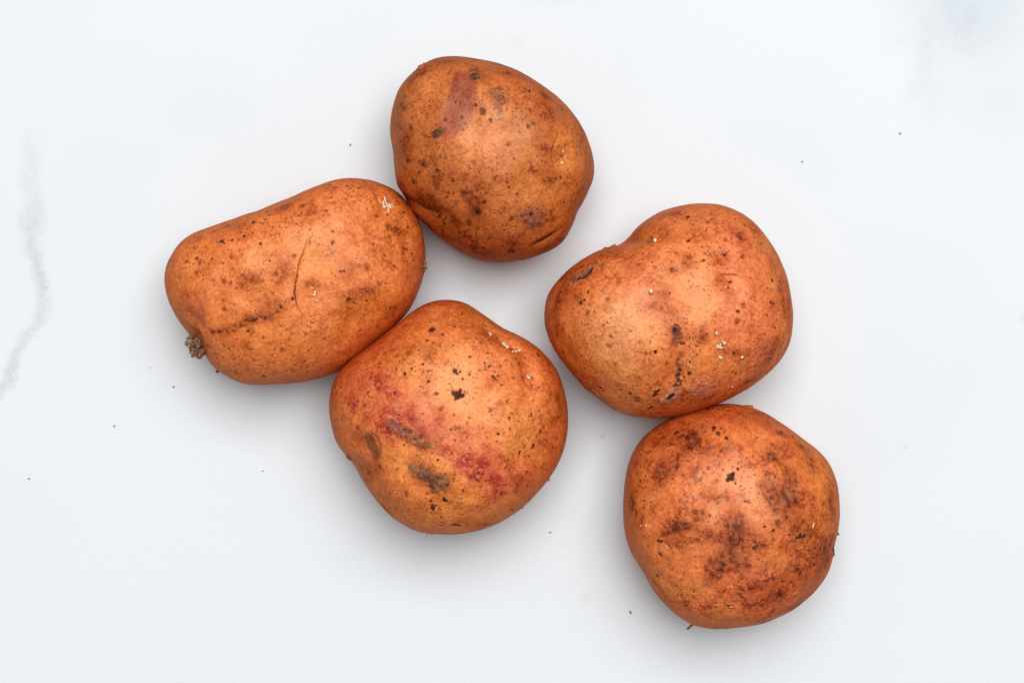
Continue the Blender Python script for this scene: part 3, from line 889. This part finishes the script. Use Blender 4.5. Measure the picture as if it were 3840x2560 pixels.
# ------------------------------------------------------------------ red-striped potato in the middle
def potato_red():
    out = [(780,98),(860,108),(920,135),(980,180),(1040,225),(1100,265),(1170,295),(1250,335),(1320,385),(1380,445),(1430,515),(1460,590),(1480,670),(1492,760),
           (1492,850),(1478,930),(1455,1010),(1425,1080),(1380,1150),(1330,1210),(1270,1280),(1210,1335),(1140,1380),(1060,1420),(980,1450),(890,1472),(800,1482),
           (720,1480),(640,1470),(570,1445),(500,1405),(440,1360),(380,1300),(330,1235),(290,1170),(255,1110),(220,1060),(180,1020),(150,980),(120,920),(98,840),(85,760),
           (85,680),(100,610),(125,545),(165,492),(225,443),(295,395),(365,340),(435,285),(505,225),(565,173),(625,130),(700,105)]
    p = Potato((1180, 1060, 0.6379), out, 0.069, 303)
    p.base_skin(tone=(0.64,0.232,0.078), yellow=(0.67,0.275,0.082), pink=(0.63,0.205,0.092), russet=0.6, russet_bias=-0.12)
    p.dent([(1030,270),(1140,350),(1230,420),(1280,560)], 70, 1.3)
    p.dent([(1120,340),(1210,380)], 36, 0.7); p.dent([(1265,545)], 40, 0.7)
    p.brow([(1340,640),(1270,590),(1235,520),(1250,470)], 60, 0.5, 6)
    p.dent([(1340,560)], 70, -0.6)
    p.dent([(640,330),(560,420)], 150, -0.8)
    p.dent([(200,1040),(330,1130)], 90, 1.2)
    p.dent([(560,880)], 70, 0.4)
    p.pale([(1200,800),(1180,920)], 150, 0.6, (0.72,0.32,0.085)); p.pale([(560,1030),(760,1090)], 110, 0.6, (0.68,0.30,0.075)); p.pale([(620,1300),(900,1270)], 150, 0.55, (0.64,0.27,0.06))
    p.pale([(500,1130)], 80, 0.5, (0.70,0.32,0.09)); p.pale([(860,500)], 100, 0.4); p.pale([(1150,430)], 60, 0.35); p.pale([(600,640)], 80, 0.3)
    # red stripe running across
    p.blush([(260,600),(440,680),(560,820)], 120, 0.32, (0.56,0.125,0.085)); p.blush([(700,900),(950,1020),(1110,1160)], 110, 0.36, (0.52,0.13,0.08))
    p.blush([(1080,1240),(1230,1180)], 90, 0.5, (0.46,0.11,0.07))
    for a, r, k in (([(340,540),(400,580)], 36, .6), ([(210,680),(240,730)], 36, .8), ([(430,640),(480,660)], 40, .8), ([(350,790),(480,780)], 45, .85), ([(560,760),(580,830)], 40, .75),
                    ([(420,880),(380,830)], 34, .8), ([(460,940)], 30, .6), ([(640,860),(660,900)], 28, .6), ([(740,900)], 32, .55), ([(790,990),(830,1040)], 36, .8),
                    ([(890,1060),(960,1100),(990,1070)], 52, .95), ([(1010,970)], 28, .75), ([(1090,1020)], 30, .75), ([(1060,1140),(1080,1180)], 45, .85), ([(1060,1240)], 36, .7),
                    ([(310,790)], 26, .7), ([(280,600)], 40, .45), ([(930,1010)], 34, .6), ([(1160,1060)], 28, .5), ([(500,690)], 34, .55)):
        p.red(a, r, k)
    p.blush([(170,860),(160,760)], 90, 0.4, (0.42,0.12,0.06)); p.blush([(300,1180),(240,1080)], 90, 0.45, (0.42,0.13,0.07)); p.blush([(800,190)], 130, 0.4, (0.52,0.165,0.07))
    for a, r in (([(900,250)], 90), ([(1000,330)], 70), ([(740,790)], 50), ([(1340,930),(1370,960)], 55), ([(1050,580)], 50), ([(420,1330)], 45), ([(870,870)], 45), ([(560,400)], 60),
                 ([(250,900)], 60), ([(350,1080),(300,1150)], 55), ([(1200,1180)], 55), ([(850,1400),(1000,1420)], 60), ([(1400,800)], 60), ([(700,440)], 70), ([(1230,470)], 30),
                 ([(1420,660)], 50), ([(640,560)], 60), ([(1380,700)], 30)):
        p.stain(a, r, 0.7)
    p.stain([(200,440),(360,330)], 60, 0.45); p.stain([(520,210),(640,140)], 50, 0.4)
    p.dirts([(690,280,17),(695,292,12),(680,238,7),(750,308,13),(663,348,11),(700,362,9),(740,375,5),(636,480,12),(535,540,15),(546,560,10),(825,520,17),(835,535,10),(855,525,9),
             (868,566,10),(912,436,11),(838,422,6),(999,472,9),(1027,494,10),(1015,415,10),(910,540,7),(790,594,5),(832,655,30),(850,650,18),(870,662,14),(878,640,6),(815,372,6),
             (618,403,6),(500,380,5),(1213,440,8),(670,578,9),(1095,603,8),(1270,775,14),(1260,785,8),(1317,748,7),(1327,870,14),(1282,960,16),(1200,1005,17),(1205,990,10),
             (1165,765,6),(1142,797,8),(1150,860,8),(1077,885,9),(1068,930,7),(980,890,5),(1012,905,5),(1370,768,5),(1280,690,7),(725,1040,9),(750,1015,5),(525,952,6),(220,828,8),
             (700,1315,22),(695,1325,14),(680,1280,14),(768,1270,17),(760,1265,10),(955,1312,9),(872,1217,10),(825,1418,24),(810,1415,12),(850,1425,12),(1000,1420,12),(745,1375,9),
             (515,1270,5),(470,650,10),(500,775,8),(905,1000,6),(960,1115,9),(985,1118,8),(400,390,6),(585,240,4),(620,215,4)])
    for x, y, r in ((372,620,12),(310,645,14),(1345,850,12),(380,1080,12),(485,1098,10),(540,1235,14),(660,1240,10),(350,1275,10),(380,1085,9),(740,740,14),(1035,748,14),(820,775,10),
                    (840,855,16),(910,795,9),(1145,1100,10),(250,850,16),(800,1290,14),(1140,1040,10),(1105,1240,16),(955,1155,10),(975,350,8),(1060,560,12),(290,720,10),(1150,1330,10)):
        p.dark([(x, y)], r * 1.1, 0.7)
    p.scab([(600,920),(650,945),(690,962)], 34, ((0.58,0.34,0.20),(0.30,0.13,0.07)), 0.5, None, 1.1, 0.6)
    p.scab([(500,860),(560,895),(610,915)], 40, ((0.42,0.20,0.13),(0.17,0.065,0.04)), 0.5, None, 1.0, 0.6)
    p.scab([(438,822),(480,845),(510,862)], 28, ((0.42,0.17,0.16),(0.24,0.075,0.07)), 0.4, None, 0.7, 0.5)
    p.stain([(430,850),(560,930),(650,975)], 22, 0.9, (0.45,0.28,0.22))
    p.scab([(630,1110),(690,1150),(750,1165)], 44, ((0.36,0.20,0.115),(0.13,0.065,0.035)), 0.5, None, 1.2, 0.7); p.scab([(680,1160),(705,1210)], 42, ((0.32,0.17,0.095),(0.11,0.055,0.03)), 0.45, None, 1.2, 0.7)
    p.scab([(575,1080)], 24, ((0.34,0.24,0.17),(0.16,0.10,0.065)), 0.4); p.scab([(722,1212)], 20, ((0.55,0.34,0.20),(0.28,0.14,0.08)), 0.6)
    p.stain([(600,1130),(760,1170)], 70, 0.85, (0.36,0.26,0.20))
    p.dent([(315,930),(350,990)], 40, 0.9)
    p.scab([(318,920),(332,960),(355,1000)], 44, ((0.38,0.14,0.055),(0.24,0.085,0.035)), 0.10, None, 0.2, 0.3, 2.0)
    p.crease([(285,900),(285,960),(315,1020),(355,1045),(383,1010),(380,950),(350,890),(300,885),(285,905)], 6, 0.25, 0.6, (0.14,0.06,0.03))
    p.scab([(714,650)], 13, TAN_SCAB, 0.3); p.scab([(1228,958)], 17, TAN_SCAB, 0.35); p.scab([(1385,655)], 14, TAN_SCAB, 0.3); p.scab([(1180,1195),(1175,1220)], 15, PINK_SCAB, 0.4)
    p.scab([(1005,1080)], 14, TAN_SCAB, 0.25)
    p.scab([(183,1022),(200,1045)], 12, TAN_SCAB, 0.9); p.scab([(1380,1160)], 9, TAN_SCAB, 0.8); p.scab([(1225,1330)], 9, TAN_SCAB, 0.7)
    p.pit(1240, 545, 15, 0.4); p.pit(1290, 548, 13, 0.4); p.pit(1285, 600, 13, 0.3); p.pit(1172, 365, 11, 0.3)
    p.build("potato with a red stripe and a long crusty scab, in front at the bottom middle")
    sprout(p, [(1120,340,26,18,40,0.3),(1135,372,24,20,120,0.3),(1128,358,20,14,0,0.4)])
    sprout(p, [(1031,290,24,16,60,0.2),(1038,300,14,12,0,0.2)])
    sprout(p, [(1210,380,26,18,20,0.3),(1190,392,18,12,90,0.3),(1170,398,14,10,60,0.2)])
    sprout(p, [(1270,548,30,13,-60,0.3),(1262,540,14,10,60,0.3)])
    o = Vector(p.origin)
    def at(x, y, z):
        X, Y = p.c2s(x, y); w = src_to_world(X, Y, z); return Vector((w[0], w[1], z)) - o
    fibre(p, [at(672,1462,.036), at(664,1475,.035), at(660,1494,.034)], .00030, .00012)
    fibre(p, [at(660,1466,.036), at(690,1478,.035), at(706,1474,.035)], .00022, .00012)
    fibre(p, [at(655,1440,.043), at(661,1455,.042), at(658,1470,.040)], .00016, .00010)

# ------------------------------------------------------------------ two-lobed potato on the right
def potato_lobed():
    out = [(1150,76),(1240,82),(1320,105),(1400,140),(1470,190),(1530,255),(1590,335),(1640,415),(1680,505),(1705,590),(1720,680),(1728,770),(1725,860),(1715,950),
           (1690,1020),(1650,1090),(1600,1150),(1530,1215),(1440,1280),(1350,1330),(1270,1370),(1200,1395),(1120,1420),(1040,1450),(960,1470),(880,1478),(800,1478),(700,1465),
           (620,1445),(560,1415),(500,1370),(430,1320),(370,1275),(340,1240),(290,1180),(240,1120),(190,1060),(150,990),(120,910),(108,840),(110,770),(125,690),(160,620),
           (210,560),(270,500),(350,440),(430,395),(500,365),(560,347),(610,325),(660,285),(710,235),(780,180),(860,130),(950,98),(1050,80)]
    p = Potato((1980, 720, 0.5739), out, 0.070, 404, bend=1.6)
    p.base_skin(tone=(0.65,0.240,0.082), yellow=(0.68,0.285,0.086), pink=(0.64,0.215,0.095), russet=0.65, russet_bias=-0.10)
    p.dent([(580,315),(700,290),(850,270)], 70, 2.4); p.brow([(590,350),(700,328),(800,318),(880,290),(930,230)], 80, 1.2, 7)
    p.dent([(820,730),(930,800),(1000,950),(1010,1080),(985,1200)], 105, 1.9); p.dent([(1000,1090),(985,1220)], 36, 0.9)
    p.dent([(520,930)], 230, -2.6); p.dent([(1400,750)], 250, -0.6); p.dent([(780,650)], 110, 0.6)
    p.dent([(1320,600)], 75, 0.9); p.brow([(1400,580),(1370,545),(1310,533),(1250,545),(1210,585)], 75, 0.9, 5)
    p.brow([(830,570),(790,548),(740,556),(695,598)], 60, 0.45, 6)
    p.dent([(1260,1010)], 90, 0.7); p.dent([(360,530)], 60, 0.7)
    p.pale([(640,840),(620,960),(560,1020)], 200, 0.85, (0.72,0.345,0.165)); p.pale([(420,880)], 160, 0.7, (0.70,0.31,0.12)); p.pale([(640,1180),(480,1120)], 120, 0.5, (0.72,0.32,0.08))  # left lobe's highlight painted into the skin colour, strongest in the first strokes
    p.pale([(1180,760)], 110, 0.35); p.pale([(1350,1150),(1200,1100)], 130, 0.55, (0.66,0.28,0.06)); p.pale([(560,480)], 80, 0.35); p.pale([(1480,420)], 90, 0.3); p.pale([(300,1000),(420,1120)], 100, 0.35,(0.68,0.27,0.06))
    p.blush([(780,720),(900,780)], 90, 0.5, (0.48,0.15,0.085)); p.blush([(760,440),(700,480)], 100, 0.45, (0.52,0.165,0.075)); p.blush([(770,590)], 60, 0.35, (0.56,0.18,0.10))
    p.blush([(980,900)], 90, 0.4, (0.46,0.16,0.09)); p.blush([(1060,540)], 120, 0.25, (0.60,0.20,0.10)); p.blush([(140,800)], 50, 0.4, (0.42,0.17,0.09))
    for a, r in (([(820,730),(940,780)], 60), ([(860,240)], 70), ([(980,140)], 60), ([(1250,600)], 60), ([(1660,650),(1690,800)], 60), ([(1600,740)], 45), ([(640,430),(560,400)], 60),
                 ([(240,650),(200,760)], 70), ([(330,680)], 50), ([(210,900)], 60), ([(1140,960)], 60), ([(1230,920)], 45), ([(1390,300)], 50), ([(950,510)], 40), ([(440,1230)], 60),
                 ([(1620,980),(1560,1100)], 60), ([(1300,1040),(1420,1060)], 50), ([(1480,240)], 60), ([(720,1360)], 40), ([(1520,1200),(1400,1260)], 60), ([(780,280)], 50), ([(1090,300)], 70),
                 ([(880,660)], 60), ([(1050,460)], 60), ([(1450,900)], 60), ([(160,960)], 50), ([(1250,450)], 70), ([(900,1140)], 50), ([(300,480),(230,560)], 50)):
        p.stain(a, r, 0.7)
    p.stain([(220,640),(180,780),(200,900)], 40, 0.6, (0.4,0.26,0.2))
    p.stain([(1690,600),(1710,760),(1700,900)], 40, 0.6, (0.42,0.3,0.22))
    p.crease([(1015,1060),(985,1130),(990,1200),(960,1280)], 15, 0.5, 0.75, (0.09,0.035,0.015))
    p.crease([(690,320),(760,312),(830,300),(880,275)], 9, 0.35, 0.65, (0.10,0.04,0.02))
    p.crease([(800,300),(840,260),(880,225)], 6, 0.2, 0.45, (0.2,0.07,0.03))
    p.dirts([(1048,165,15),(1040,175,10),(1050,318,14),(1042,324,9),(1135,360,7),(1276,412,11),(928,654,7),(926,662,5),(978,772,7),(1332,586,14),(1320,590,9),(1316,625,9),(1590,572,12),
             (1592,585,8),(1640,585,12),(1634,615,9),(1645,575,6),(1560,630,9),(1580,640,8),(1580,722,12),(1600,728,9),(1664,742,10),(830,1042,12),(985,1105,10),(998,1145,10),(995,1185,13),(975,1220,24),(990,1245,18),
             (970,1275,20),(950,1272,14),(1000,1265,12),(1060,1190,14),(1055,1200,10),(1065,1120,7),(1022,1225,10),(1030,1240,9),(840,1305,20),(825,1322,16),(850,1295,12),(808,1400,15),(790,1410,11),(820,1415,10),
             (860,1440,10),(480,1275,16),(492,1295,13),(470,1265,9),(1345,1050,13),(1215,905,11),(395,655,12),(400,665,8),(350,718,16),(375,705,10),(360,730,8),(1010,1395,8),(905,1120,7),
             (1610,1025,11),(1555,1010,7),(1620,905,6),(1665,950,6),(230,1045,7),(1110,1060,6),(940,505,9),(1500,870,5)])
    for x, y, r in ((1385,298,24),(1365,838,22),(1290,315,12),(1410,745,20),(1487,1140,14),(1438,1240,20),(1190,140,14),(1200,175,12),(1335,265,12),(1405,425,16),(940,510,16),(520,1100,12),
                    (353,1062,14),(540,995,16),(555,938,14),(455,940,10),(273,943,14),(395,790,14),(605,1290,16),(730,1212,12),(600,1250,8),(710,1345,20),(655,1205,8),(575,1120,14),(1360,1185,12),
                    (1510,1110,8),(1050,580,7),(1140,955,20),(880,1030,10),(720,1040,12),(770,1050,14),(520,700,14),(190,930,18),(1410,850,9),(1450,560,7),(680,910,8),(1480,690,8),(1600,880,10),(830,1045,14)):
        p.dark([(x, y)], r * 1.1, 0.72)
    p.scab([(310,570),(360,535),(420,490)], 54, ((0.46,0.19,0.10),(0.22,0.08,0.04)), 0.7, ([(330,565),(370,548),(412,508)], 20), 0.9, 0.6)
    p.crease([(330,560),(375,545),(410,510)], 15, 0.9, 0.95, (0.018,0.010,0.006))
    p.scab([(970,895),(975,960)], 46, ((0.42,0.18,0.11),(0.19,0.075,0.045)), 0.55, ([(960,900)], 20), 0.8, 0.5)
    p.scab([(900,1360),(950,1330),(960,1315)], 52, ((0.70,0.36,0.22),(0.36,0.14,0.08)), 0.7, ([(915,1345),(945,1325)], 20), 0.6)
    p.scab([(1110,1290),(1150,1260),(1170,1310)], 72, ((0.68,0.28,0.17),(0.50,0.17,0.095)), 0.45, None, 0.7)
    p.scab([(480,1345),(560,1410),(430,1300)], 30, ((0.52,0.27,0.19),(0.34,0.15,0.10)), 0.5, None, 0.8)
    p.scab([(1690,970),(1660,1040)], 30, ((0.52,0.30,0.20),(0.36,0.17,0.11)), 0.5, None, 0.7)
    p.scab([(500,367),(560,350)], 15, TAN_SCAB, 0.9); p.scab([(1420,1110)], 30, ((0.62,0.27,0.14),(0.52,0.20,0.09)), 0.2); p.scab([(735,975)], 16, ((0.62,0.26,0.13),(0.52,0.20,0.09)), 0.2)
    p.pit(1262, 1012, 22, 0.4, (0.14,0.06,0.03), 0.8); p.pit(800, 655, 16, 0.3, (0.2,0.08,0.04), 0.6)
    p.build("two-lobed potato with white sprout tips and a notch in its upper side, right of centre")
    sprout(p, [(813,288,34,24,110,0.35)]); sprout(p, [(800,638,32,24,100,0.35)])
    sprout(p, [(1230,922,28,20,100,0.4),(1222,915,14,12,20,0.3),(1238,930,14,12,150,0.3)])
    sprout(p, [(1236,1002,18,16,30,0.4),(1256,998,20,16,80,0.4),(1283,985,26,22,40,0.4),(1262,1020,30,18,-20,0.3),(1275,975,16,14,100,0.4),(1250,1010,16,12,60,0.5),(1240,1015,16,14,0,0.3)])
    sprout(p, [(1258,1080,24,22,45,0.4),(1252,1074,14,12,0,0.3)]); sprout(p, [(1392,1075,24,22,70,0.4)])
    sprout(p, [(1352,632,14,13,30,0.3)]); sprout(p, [(1290,620,13,11,30,0.3)])
    sprout(p, [(1063,1100,18,10,90,0.2),(1066,1150,14,9,80,0.2)], name="skin_flake"); sprout(p, [(1050,1136,12,9,20,0.2)], name="skin_flake")
    sprout(p, [(1335,1270,12,9,60,0.2)], name="skin_flake")

# ------------------------------------------------------------------ round potato at the lower right
def potato_round():
    out = [(690,92),(790,93),(880,108),(960,135),(1020,170),(1090,215),(1160,265),(1230,320),(1300,370),(1360,430),(1400,500),(1430,590),(1443,680),(1448,770),(1440,870),
           (1415,970),(1405,1040),(1385,1110),(1340,1190),(1270,1270),(1190,1340),(1120,1385),(1040,1425),(960,1455),(860,1475),(760,1490),(660,1490),(580,1478),(510,1455),
           (450,1420),(390,1370),(330,1310),(280,1250),(245,1180),(200,1110),(150,1040),(120,960),(103,880),(97,780),(98,680),(105,590),(125,490),(155,400),(210,310),(290,245),
           (360,200),(450,155),(540,128),(610,106)]
    p = Potato((2280, 1460, 0.5995), out, 0.066, 505, boxy=0.88)
    p.base_skin(tone=(0.61,0.210,0.070), yellow=(0.64,0.255,0.070), pink=(0.62,0.195,0.088), russet=0.80, russet_bias=0.02)
    p.dent([(180,1080),(270,1200),(370,1340)], 45, 0.9); p.brow([(170,1060),(230,1140),(300,1230),(390,1370)], 40, 0.0, 5)
    p.crease([(165,1040),(215,1110),(280,1210),(350,1310),(430,1390)], 14, 0.7, 0.55, (0.13,0.055,0.025))
    p.dent([(330,1010)], 60, 0.6); p.brow([(410,1040),(385,980),(330,945)], 55, 0.45, 5)
    p.dent([(760,1350)], 90, 0.45); p.brow([(865,1415),(880,1365),(850,1310),(790,1265)], 90, 0.5, 5)
    p.crease([(865,1415),(880,1365),(850,1310),(800,1272)], 6, 0.15, 0.5, (0.22,0.085,0.035))
    p.dent([(1120,620)], 60, 0.6); p.dent([(1090,260)], 70, 0.6); p.dent([(1410,1000)], 50, 0.8)
    p.pale([(740,480),(800,600),(900,760)], 120, 0.55, (0.74,0.29,0.14)); p.pale([(350,620),(250,750)], 110, 0.4); p.pale([(1050,1080)], 110, 0.55, (0.62,0.25,0.06)); p.pale([(1280,560)], 80, 0.5, (0.64,0.26,0.07))
    p.pale([(540,1230)], 120, 0.4); p.pale([(240,400)], 70, 0.35, (0.62,0.25,0.06)); p.pale([(980,350)], 70, 0.4); p.pale([(680,660)], 100, 0.3,(0.74,0.30,0.15)); p.pale([(1200,480)], 60, 0.3, (0.66,0.27,0.08)); p.pale([(760,1400)], 110, 0.4, (0.6,0.24,0.06))
    p.blush([(1000,230),(1140,290)], 60, 0.6, (0.40,0.07,0.045)); p.blush([(1060,640),(1110,760)], 110, 0.45, (0.42,0.13,0.07)); p.blush([(1360,1040),(1290,1210)], 70, 0.6, (0.27,0.09,0.065))
    p.blush([(820,170),(960,190)], 80, 0.5, (0.38,0.11,0.05)); p.blush([(530,350)], 80, 0.4, (0.42,0.13,0.05)); p.blush([(860,900)], 110, 0.3, (0.46,0.14,0.06)); p.blush([(1200,1330),(1270,1260)], 60, 0.5, (0.3,0.09,0.06))
    for a, r in (([(560,350),(540,300)], 70), ([(350,490)], 60), ([(680,1120),(740,1040)], 70), ([(700,1150),(820,1100)], 60), ([(1020,1160)], 70), ([(1060,1280),(980,1310)], 75), ([(1060,690),(1110,760)], 70),
                 ([(1230,650),(1190,700)], 35), ([(1150,560),(1110,640)], 60), ([(1000,430),(1060,410)], 50), ([(1120,380)], 60), ([(1270,460)], 50), ([(940,970),(900,920)], 60), ([(1200,920),(1180,880)], 50),
                 ([(1300,780),(1260,860)], 80), ([(1370,1000),(1300,1080)], 80), ([(760,920)], 60), ([(1120,990)], 50), ([(420,430)], 60), ([(500,280)], 60), ([(360,870),(480,850)], 40), ([(450,960)], 60),
                 ([(160,640)], 50), ([(150,720)], 40), ([(960,150)], 60), ([(640,180)], 70), ([(450,220)], 80), ([(300,330)], 60), ([(1200,1120)], 60), ([(1170,1360),(1100,1380)], 40), ([(560,780)], 45), ([(860,1080)], 45),
                 ([(1210,360)], 45), ([(700,390)], 60), ([(600,680),(740,670)], 40), ([(900,1200)], 70), ([(1390,640),(1400,800)], 50), ([(330,560)], 60), ([(1000,520)], 40), ([(780,820)], 60)):
        p.stain(a, r * 1.35, 0.72, (0.46,0.31,0.24))
    for q in ([(1000,420),(1090,470),(1160,560)], [(960,600),(1030,720),(1110,800)], [(1130,560),(1180,640),(1130,740)], [(300,900),(480,860),(640,890)], [(380,980),(540,950),(700,940)],
              [(1160,880),(1280,900),(1360,940)], [(1240,640),(1280,740),(1260,850)], [(760,940),(880,980),(960,960)], [(560,300),(500,380),(420,450)], [(900,1230),(1060,1180),(1180,1120)], [(640,1080),(760,1000),(860,900)]):
        p.stain(q, 30, 0.75, (0.44,0.30,0.20), 1.3)
    p.stain([(690,1130),(760,1050)], 55, 0.8, (0.30,0.20,0.16)); p.stain([(1060,1290)], 50, 0.75, (0.32,0.2,0.15)); p.stain([(1340,1000),(1370,1060)], 50, 0.7, (0.36,0.28,0.26))
    for q in ([(970,640),(1010,700),(1035,750)], [(1240,640),(1220,690),(1180,715)], [(1100,610),(1105,660),(1150,690)], [(960,440),(1040,415)], [(330,880),(480,850),(600,860)], [(640,690),(740,670)],
              [(1020,560),(1060,640),(1100,720)], [(1160,940),(1240,915)], [(920,940),(960,980)], [(1020,700),(1080,780)], [(980,470),(1060,400)]):
        p.crease(q, 9, 0.12, 0.55, (0.15,0.06,0.03))
    p.dirts([(665,240,13),(660,255,10),(685,275,17),(695,285,10),(710,245,9),(735,265,5),(742,307,13),(770,540,20),(752,562,16),(785,530,14),(775,555,14),(795,588,7),(830,603,7),(812,495,9),(918,537,6),(430,272,17),
             (185,523,7),(207,478,6),(235,543,7),(240,612,7),(205,600,5),(192,603,5),(983,855,9),(1030,878,9),(412,818,11),(920,985,14),(935,975,9),(920,950,8),(1200,915,16),(1225,912,13),(1180,925,10),(1385,590,6),
             (320,1022,15),(330,1035,10),(318,945,16),(335,948,10),(760,1355,14),(745,1350,9),(775,1352,8),(968,1348,10),(1085,1280,14),(470,215,8),(1115,800,10),(515,930,8),(455,760,8),(860,700,7)])
    for x, y, r in ((1065,835,18),(840,878,18),(770,935,18),(690,1168,20),(875,1105,18),(862,1058,12),(815,1095,14),(550,815,18),(545,770,14),(705,385,12),(865,230,10),(1085,270,26),(1215,355,20),(1275,470,18),(1120,640,22),
                    (155,715,16),(480,655,10),(585,650,8),(635,785,8),(685,710,9),(880,705,12),(940,650,10),(1220,825,12),(1195,640,10),(250,395,16),(430,480,16),(560,320,22),(1350,710,12),(250,980,9),(630,490,10),(575,560,8),
                    (500,1330,10),(1045,540,12),(490,700,8),(630,700,6),(760,1130,14)):
        p.dark([(x, y)], r * 1.1, 0.75)
    p.crease([(805,650),(840,675),(880,710)], 14, 0.2, 0.5, (0.20,0.10,0.03))
    p.scab([(1062,840)], 18, TAN_SCAB, 0.4); p.scab([(840,875)], 18, PINK_SCAB, 0.3); p.scab([(315,500),(350,505)], 16, PINK_SCAB, 0.45); p.scab([(470,540)], 11, TAN_SCAB, 0.3)
    p.scab([(1090,265)], 20, GREY_SCAB, 0.4); p.scab([(250,400),(240,430)], 14, PINK_SCAB, 0.25); p.scab([(1150,690),(1120,620)], 20, ((0.42,0.19,0.12),(0.28,0.11,0.06)), 0.2); p.scab([(690,1165)], 14, TAN_SCAB, 0.3)
    p.scab([(1375,1040),(1385,1010)], 16, ((0.3,0.2,0.15),(0.14,0.09,0.07)), 0.35); p.scab([(285,1200),(310,1230)], 16, TAN_SCAB, 0.3); p.scab([(860,108),(900,113)], 12, TAN_SCAB, 0.9); p.scab([(1412,985),(1408,1030)], 14, GREY_SCAB, 0.9); p.scab([(1440,900)], 10, GREY_SCAB, 0.8)
    p.build("russet-mottled round potato, lowest and farthest right of the five")
    sprout(p, [(1283,850,36,7,72,0.1)], name="skin_flake"); sprout(p, [(242,850,18,15,60,0.3)], name="skin_flake"); sprout(p, [(205,848,20,8,10,0.1)], name="skin_flake")
    sprout(p, [(362,980,40,4,-35,0.05)], name="skin_flake")
    sprout(p, [(772,1358,18,8,40,0.2)])
    o = Vector(p.origin)
    def at(x, y, z):
        X, Y = p.c2s(x, y); w = src_to_world(X, Y, z); return Vector((w[0], w[1], z)) - o
    fibre(p, [at(548,1464,.033), at(528,1473,.032), at(512,1482,.031), at(498,1494,.030)], .00030, .00055, mat=M_STEM, name="dried_root")
    fibre(p, [at(530,1472,.032), at(520,1470,.0318), at(508,1476,.031)], .00018, .00010, mat=M_STEM, name="dried_root")
    rng = random.Random(9); X1, Y1, Z1 = Vector((1, 0, 0)), Vector((0, 1, 0)), Vector((0, 0, 1))
    for x, y, a in ((1028,1432,.0007),(1135,1382,.0006),(845,1478,.0005)):
        link("dried_root", tri_mesh("dried_root", [lump(at(x, y, .032), (X1 * a, Y1 * a * .7, Z1 * a), rng, 10, 8, 0.4)]), M_STEM, p.root)

potato_top(); potato_long(); potato_red(); potato_lobed(); potato_round()

# ------------------------------------------------------------------ crumbs lying on the board (photo display pixels, 2352 wide)
def crumb(x, y, ln, w, ang, mat, label, name="dirt_crumb", cat="crumb", seed=1):
    rng = random.Random(seed)
    wx, wy = src_to_world(x * SRC_W / 2352, y * SRC_W / 2352, 0)
    s = width_at(0) / 2352
    a = math.radians(ang); t = Vector((math.cos(a), math.sin(a), 0)); b = Vector((-math.sin(a), math.cos(a), 0))
    L, Wd = ln * s * 0.42, w * s * 0.42; h = Wd * 0.6
    V, F = lump((0, 0, 0), (t * L, b * Wd, Vector((0, 0, h))), rng, 12, 8, 0.28)
    zmin = min(v.z for v in V)
    me = tri_mesh(name, [([Vector((v.x, v.y, v.z - zmin)) for v in V], F)])
    o = link(name, me, mat); o.location = (wx, wy, 0)
    tag(o, label, cat, "crumbs scattered on the board")

for i, (x, y, ln, w, ang, mat, label) in enumerate([
    (805, 333, 7, 4, 60, M_DIRT, "tiny dark crumb left of the topmost potato"),
    (1843, 372, 5, 4, 20, M_DIRT, "tiny dark crumb on bare board above the two-lobed potato"),
    (263, 978, 6, 5, 10, M_FLECK, "small reddish-brown crumb below the long potato, halfway to the left edge"),
    (67, 1099, 5, 4, 0, M_DIRT, "tiny dark crumb nearest the left edge, lower half"),
    (399, 888, 6, 4, 70, M_DIRT, "tiny dark crumb just below the frayed stem stub"),
    (604, 1081, 4, 3, 0, M_DIRT, "tiny dark crumb left of the red-striped potato's lower half"),
    (1264, 1222, 8, 3, 15, M_DIRT, "thin dark sliver lying beside the red-striped potato's bottom right"),
    (1448, 1405, 9, 5, 110, M_DIRT, "elongated brown crumb left of the round potato's bottom"),
    (2067, 307, 7, 5, 0, M_FLECK, "orange-red skin flake on the board at the upper right"),
]):
    crumb(x, y, ln, w, ang, mat, label, "skin_flake" if "flake" in label else "dirt_crumb", "flake" if "flake" in label else "crumb", 40 + i)
